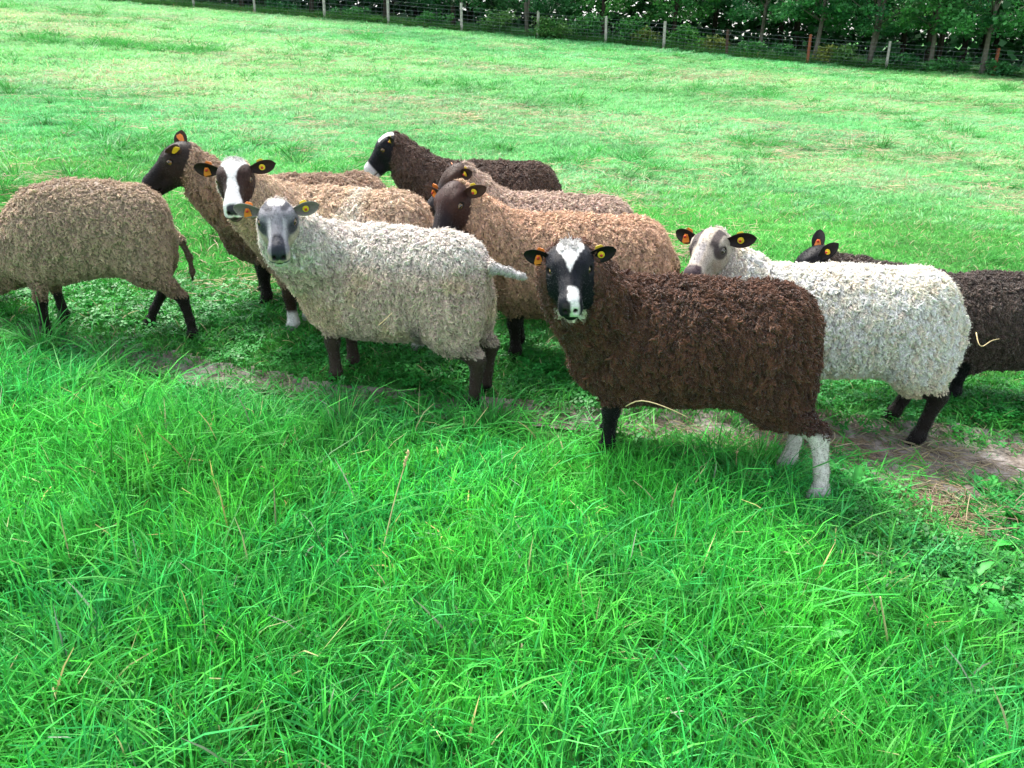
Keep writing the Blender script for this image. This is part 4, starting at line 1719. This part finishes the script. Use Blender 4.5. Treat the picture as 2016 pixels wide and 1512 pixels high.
def wool_H(V, H, r):
    o = np.tile(C(.075, .034, .019), (len(V), 1))
    bib = smooth(.058, .042, np.abs(H[:, 1])) * smooth(-.085, -.100, H[:, 2]) * smooth(-.10, -.06, H[:, 0]) * smooth(-.175, -.155, H[:, 2])
    o = mixc(o, C(.62, .60, .50), np.clip(bib, 0, 1))
    cheek = smooth(.17, .08, np.linalg.norm(H, axis=1))
    o = mixc(o, C(.15, .075, .052), cheek * (bib < .3) * .7)
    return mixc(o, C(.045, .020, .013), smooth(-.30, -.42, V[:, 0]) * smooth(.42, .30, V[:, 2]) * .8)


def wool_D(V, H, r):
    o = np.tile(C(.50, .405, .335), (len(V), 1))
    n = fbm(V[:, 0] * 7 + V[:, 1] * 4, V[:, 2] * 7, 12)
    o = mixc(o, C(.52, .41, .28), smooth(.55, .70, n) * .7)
    o = mixc(o, C(.62, .585, .55), smooth(.50, .62, V[:, 2]) * .8)  # back whitened: light from above painted into the wool
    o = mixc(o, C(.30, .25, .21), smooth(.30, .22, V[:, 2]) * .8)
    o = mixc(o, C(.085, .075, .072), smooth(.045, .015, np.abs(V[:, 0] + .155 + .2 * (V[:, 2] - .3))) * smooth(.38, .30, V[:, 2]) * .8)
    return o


def wool_C(V, H, r):
    o = np.tile(C(.50, .375, .27), (len(V), 1))
    wb = smooth(.05, .0, np.abs(V[:, 0] + .10) - .03 + .10 * (fbm(V[:, 1] * 8, V[:, 2] * 8, 5) - .5))
    o = mixc(o, C(.66, .58, .48), np.clip(wb, 0, 1) * smooth(.40, .52, V[:, 2]) * .9)
    o = mixc(o, C(.60, .55, .47), smooth(-.02, .02, H[:, 0] + .03) * smooth(.16, .10, np.linalg.norm(H, axis=1)) * (H[:, 1] < 0))
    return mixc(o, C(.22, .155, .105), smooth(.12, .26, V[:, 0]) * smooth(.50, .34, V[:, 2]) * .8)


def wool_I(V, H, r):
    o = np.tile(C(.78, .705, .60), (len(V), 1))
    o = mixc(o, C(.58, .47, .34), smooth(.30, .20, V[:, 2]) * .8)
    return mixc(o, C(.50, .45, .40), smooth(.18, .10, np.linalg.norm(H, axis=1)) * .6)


def tuft_top(w=.042, x1=.045):
    return lambda x, y, z: smooth(w, w * .6, np.abs(y)) * smooth(x1, x1 - .035, x) * smooth(.005, .03, z) * .9


def const(c): return lambda V: np.tile(C(*c), (len(V), 1))


FLOCK = dict(
    H=dict(deep=1.06, zc=-.010, ruff=.108, tx=1362, D=2.95, yaw=168, tilt=.15, lift=.03, fat=1.05, head=(1122, 521, 2.68), hscale=.91, hdir=(-93, 26, 4), wool=wool_H, face=face_H, legs=lambda V, zz: np.where((V[:, 0] < 0)[:, None], legs_plain((.72, .70, .64), WHITE, .03)(V, zz) * .95, legs_plain(BLACK)(V, zz)),
           ear=((.006, .006, .008), (.006, .005, .006)), tailcol=const((.05, .024, .018)), tail='none', tailwool=True, tuft=tuft_top(.036, .035), iris=(.34, .21, .04),
           feet={0: (.02, 0, 0), 1: (.03, 0, 0), 2: (-.085, .09, 0), 3: (.0, .05, 0)}, locks=17000, lock=.95, thick=.85, perclump=11, vary=.38, woolline=(.225, .20),
           label='chocolate brown sheep with white blaze on black face and white hind legs'),
    D=dict(deep=1.12, zc=-.022, tx=775, D=3.35, yaw=163, lift=.05, hscale=.97, head=(546, 428, 3.02), hdir=(-77, 27, 0), wool=wool_D, face=face_D, legs=legs_plain((.050, .036, .028)), scale=.95,
           ear=((.40, .36, .33), (.16, .14, .13)), tailcol=lambda V: mixc(C(.62, .60, .58), C(.20, .20, .22), smooth(-.59, -.63, V[:, 0])), tail='out',
           locks=19000, label='pale grey sheep with grey mottled face and tail held out'),
    G=dict(deep=1.08, zc=-.01, lift=.03, tx=1130, D=3.75, yaw=174, head=(893, 392, 3.50), hdir=(-122, 42, 6), wool=wool_plain((.48, .315, .215), (.24, .145, .095), (.46, .22)), face=face_plain((.042, .018, .014), (.008, .006, .007), (.011, .007, .009)),
           legs=legs_plain((.009, .006, .006)), ear=((.06, .03, .024), (.05, .026, .02)), tailcol=const((.2, .12, .08)), locks=16000,
           label='tan sheep with dark brown face looking down, behind the pale grey one'),
    I=dict(deep=1.06, tx=1655, D=3.38, yaw=170, tilt=.0, lift=.035, head=(1400, 484, 3.22), hdir=(-124, 20, 2), wool=wool_I, face=face_I, legs=legs_plain((.016, .012, .011)),
           ear=((.04, .026, .02), (.018, .012, .011)), feet={0: (.07, 0, 0), 1: (.14, 0, 0), 2: (.04, 0, 0), 3: (.10, 0, 0)}, tailcol=const((.6, .55, .48)), iris=(.14, .12, .09), tailwool=True, locks=18000,
           label='white woolled sheep with dark legs and eye patches, behind the chocolate brown one'),
    C=dict(lift=.04, tx=680, D=3.85, yaw=166, head=(463, 346, 3.45), hdir=(-80, 28, 2), wool=wool_C, face=face_C, legs=legs_plain((.03, .017, .012), WHITE, .11),
           ear=((.05, .028, .02), (.016, .009, .007)), tailcol=const((.3, .2, .13)), tuft=tuft_top(.046, .015), locks=15000,
           label='cream and tan sheep with wide white blaze and white feet'),
    B=dict(tx=610, D=4.30, yaw=200, head=(354, 310, 3.92), hdir=(-162, 30, 0), hscale=1.03, faceline=-.025, wool=wool_plain((.32, .225, .16), (.15, .100, .070), (.5, .3)), face=face_plain((.022, .015, .012), (.005, .005, .005), (.006, .005, .005)),
           legs=legs_plain((.009, .006, .006)), ear=((.05, .03, .024), (.04, .026, .02)), tailcol=const((.12, .08, .05)), locks=13000, neck=.95,
           earL=(.30, .60, .55, -.2, -.8, .3), earR=(-.5, .3, .8, .3, .8, .2), eardim=(.095, .034, .4),
           label='grey brown sheep with raised dark head in profile, beside the cream and tan one'),
    A=dict(deep=1.22, zc=.012, fat=1.1, tx=184, D=3.66, yaw=190, scale=.81, head=(-30, 545, 3.95), hdir=(150, 60, 0), nmid=(.02, 0, -.05), neck=.85, arch=.055, wool=wool_plain((.38, .285, .205), (.22, .150, .100), (.46, .24)), face=face_plain((.018, .012, .01)),
           legs=legs_plain((.010, .007, .006)), ear=((.05, .03, .024), (.04, .026, .02)), tailcol=lambda V: mixc(C(.10, .066, .045), C(.006, .005, .005), smooth(.34, .28, V[:, 2])), tail='hang', locks=17000, lift=.125,
           feet={0: (.02, 0, 0), 1: (-.03, 0, .04), 2: (-.10, 0, 0), 3: (.16, 0, 0)}, tilt=0,
           label='grey brown sheep seen without its head, dark tail hanging down'),
    E=dict(lift=.03, vary=.3, lock=.85, tx=960, D=5.0, yaw=178, head=(767, 286, 4.85), hdir=(-172, 40, 0), wool=wool_plain((.085, .052, .038)), face=face_E,
           legs=legs_plain(BLACK), ear=((.006, .006, .008), (.006, .005, .006)), tailcol=const((.04, .024, .018)), locks=12000, vox=(.012, .005),
           label='dark brown sheep with white muzzle in profile, behind the tan ones'),
    F=dict(tx=1085, D=4.30, yaw=172, head=(900, 350, 4.15), hdir=(-158, 38, 0), wool=wool_plain((.42, .32, .26)), face=face_plain((.048, .026, .018), (.015, .014, .016), (.024, .022, .026)),
           legs=legs_plain((.010, .007, .006)), ear=((.06, .036, .028), (.03, .02, .017)), tailcol=const((.2, .15, .11)), iris=(.25, .2, .15), locks=12000, vox=(.012, .005),
           label='grey brown sheep with half hidden brown face, between tan and dark brown ones'),
    J=dict(lift=-.05, vary=.3, lock=.85, tilt=0, tx=2010, D=3.72, yaw=176, head=(1606, 514, 3.75), hdir=(168, 35, 0), wool=wool_plain((.060, .044, .036)), face=face_plain((.005, .005, .007)),
           legs=legs_plain(BLACK), ear=((.010, .010, .012), (.012, .011, .012)), tailcol=const((.03, .02, .016)), earL=(-.75, .55, .30, .3, .8, .3), earR=(-.6, .25, .8, .2, -.9, .1), feet={2: (-.05, 0, .0), 3: (-.16, 0, .06)}, locks=13000,
           label='blackish brown sheep with black head, behind the white woolled one'),
)
for k in FLOCK:
    make_sheep(FLOCK[k])

# ------------------------------------------------------------------ single straws and dry stalks
STRAW_ONE = plain('single_straw', (.62, .50, .27), .6, .2, 40, 0, .25)


def stalk(name, pts, r, label, cat, seeds=0):
    P = np.array([unproject(*q) for q in pts])
    t0 = np.linspace(0, 1, len(P))
    t = np.linspace(0, 1, 12)
    Q = np.stack([np.interp(t, t0, P[:, i]) for i in range(3)], 1)
    for _ in range(2): Q[1:-1] = .25 * Q[:-2] + .5 * Q[1:-1] + .25 * Q[2:]
    base = Q[0].copy()
    mb = MB()
    mb.tube(Q - base, np.linspace(r, r * .55, 12), 5)
    for k in range(seeds):
        c = Q[-1] - base + (Q[-1] - Q[-3]) * (k / seeds - .5) * 1.1
        d = unit(rng.normal(0, 1, 3)) * .006
        mb.tube([c, c + d + np.array([0, 0, .006])], [.0028, .0010], 4)
    o = mb.build(name, STRAW_ONE, None)
    o.location = base
    tag(o, label, cat)
    return o


def on_ground(px, py, up=.01):
    p = hit(px, py)
    z = float(zground(p[0], p[1])) + up
    c, s = math.cos(PITCH), math.sin(PITCH)
    D = p[1] * c - (z - CAM_H) * s
    return (px, py, D)


stalk('grass_stalk', [on_ground(748, 1108), (775, 990, on_ground(748, 1108)[2] - .03), (800, 905, on_ground(748, 1108)[2] - .05)], .0022, 'tall dry grass stalk with seed head standing in the long grass', 'grass stalk', 26)
stalk('grass_stalk', [on_ground(428, 1500), (436, 1455, on_ground(428, 1500)[2] - .01), (430, 1425, on_ground(428, 1500)[2] - .02)], .0022, 'short dry stalk poking up from the grass beside a lying straw', 'grass stalk')
stalk('grass_stalk', [on_ground(1452, 935), (1449, 912, on_ground(1452, 935)[2] - .01), (1451, 892, on_ground(1452, 935)[2] - .02)], .0022, 'short pale seed stalk in front of the chocolate brown sheep', 'grass stalk', 14)
stalk('grass_stalk', [on_ground(1752, 1290), (1742, 1230, on_ground(1752, 1290)[2] - .04), (1733, 1175, on_ground(1752, 1290)[2] - .07)], .0035, 'broad straw coloured stalk upright in the grass', 'grass stalk')
stalk('straw', [(1232, 800, 2.66), (1258, 785, 2.62), (1300, 797, 2.60), (1335, 812, 2.61), (1354, 822, 2.63)], .0022, 'bent straw under the belly of the chocolate brown sheep', 'straw')
stalk('straw', [(745, 641, 3.08), (760, 628, 3.075), (772, 616, 3.08)], .0018, 'short straw caught in the flank of the pale grey sheep', 'straw')
stalk('straw', [(1922, 655, 3.50), (1925, 675, 3.47), (1933, 686, 3.46), (1950, 670, 3.46), (1968, 667, 3.48)], .0026, 'curled straw caught in the blackish brown fleece', 'straw')
stalk('straw', [on_ground(452, 1494, .06), on_ground(540, 1502, .07), on_ground(640, 1508, .06)], .003, 'long straw lying flat on the grass', 'straw')
stalk('straw', [on_ground(1225, 1296, .08), on_ground(1262, 1298, .09), on_ground(1305, 1297, .08)], .0024, 'straight straw lying in the grass below the white legged sheep', 'straw')
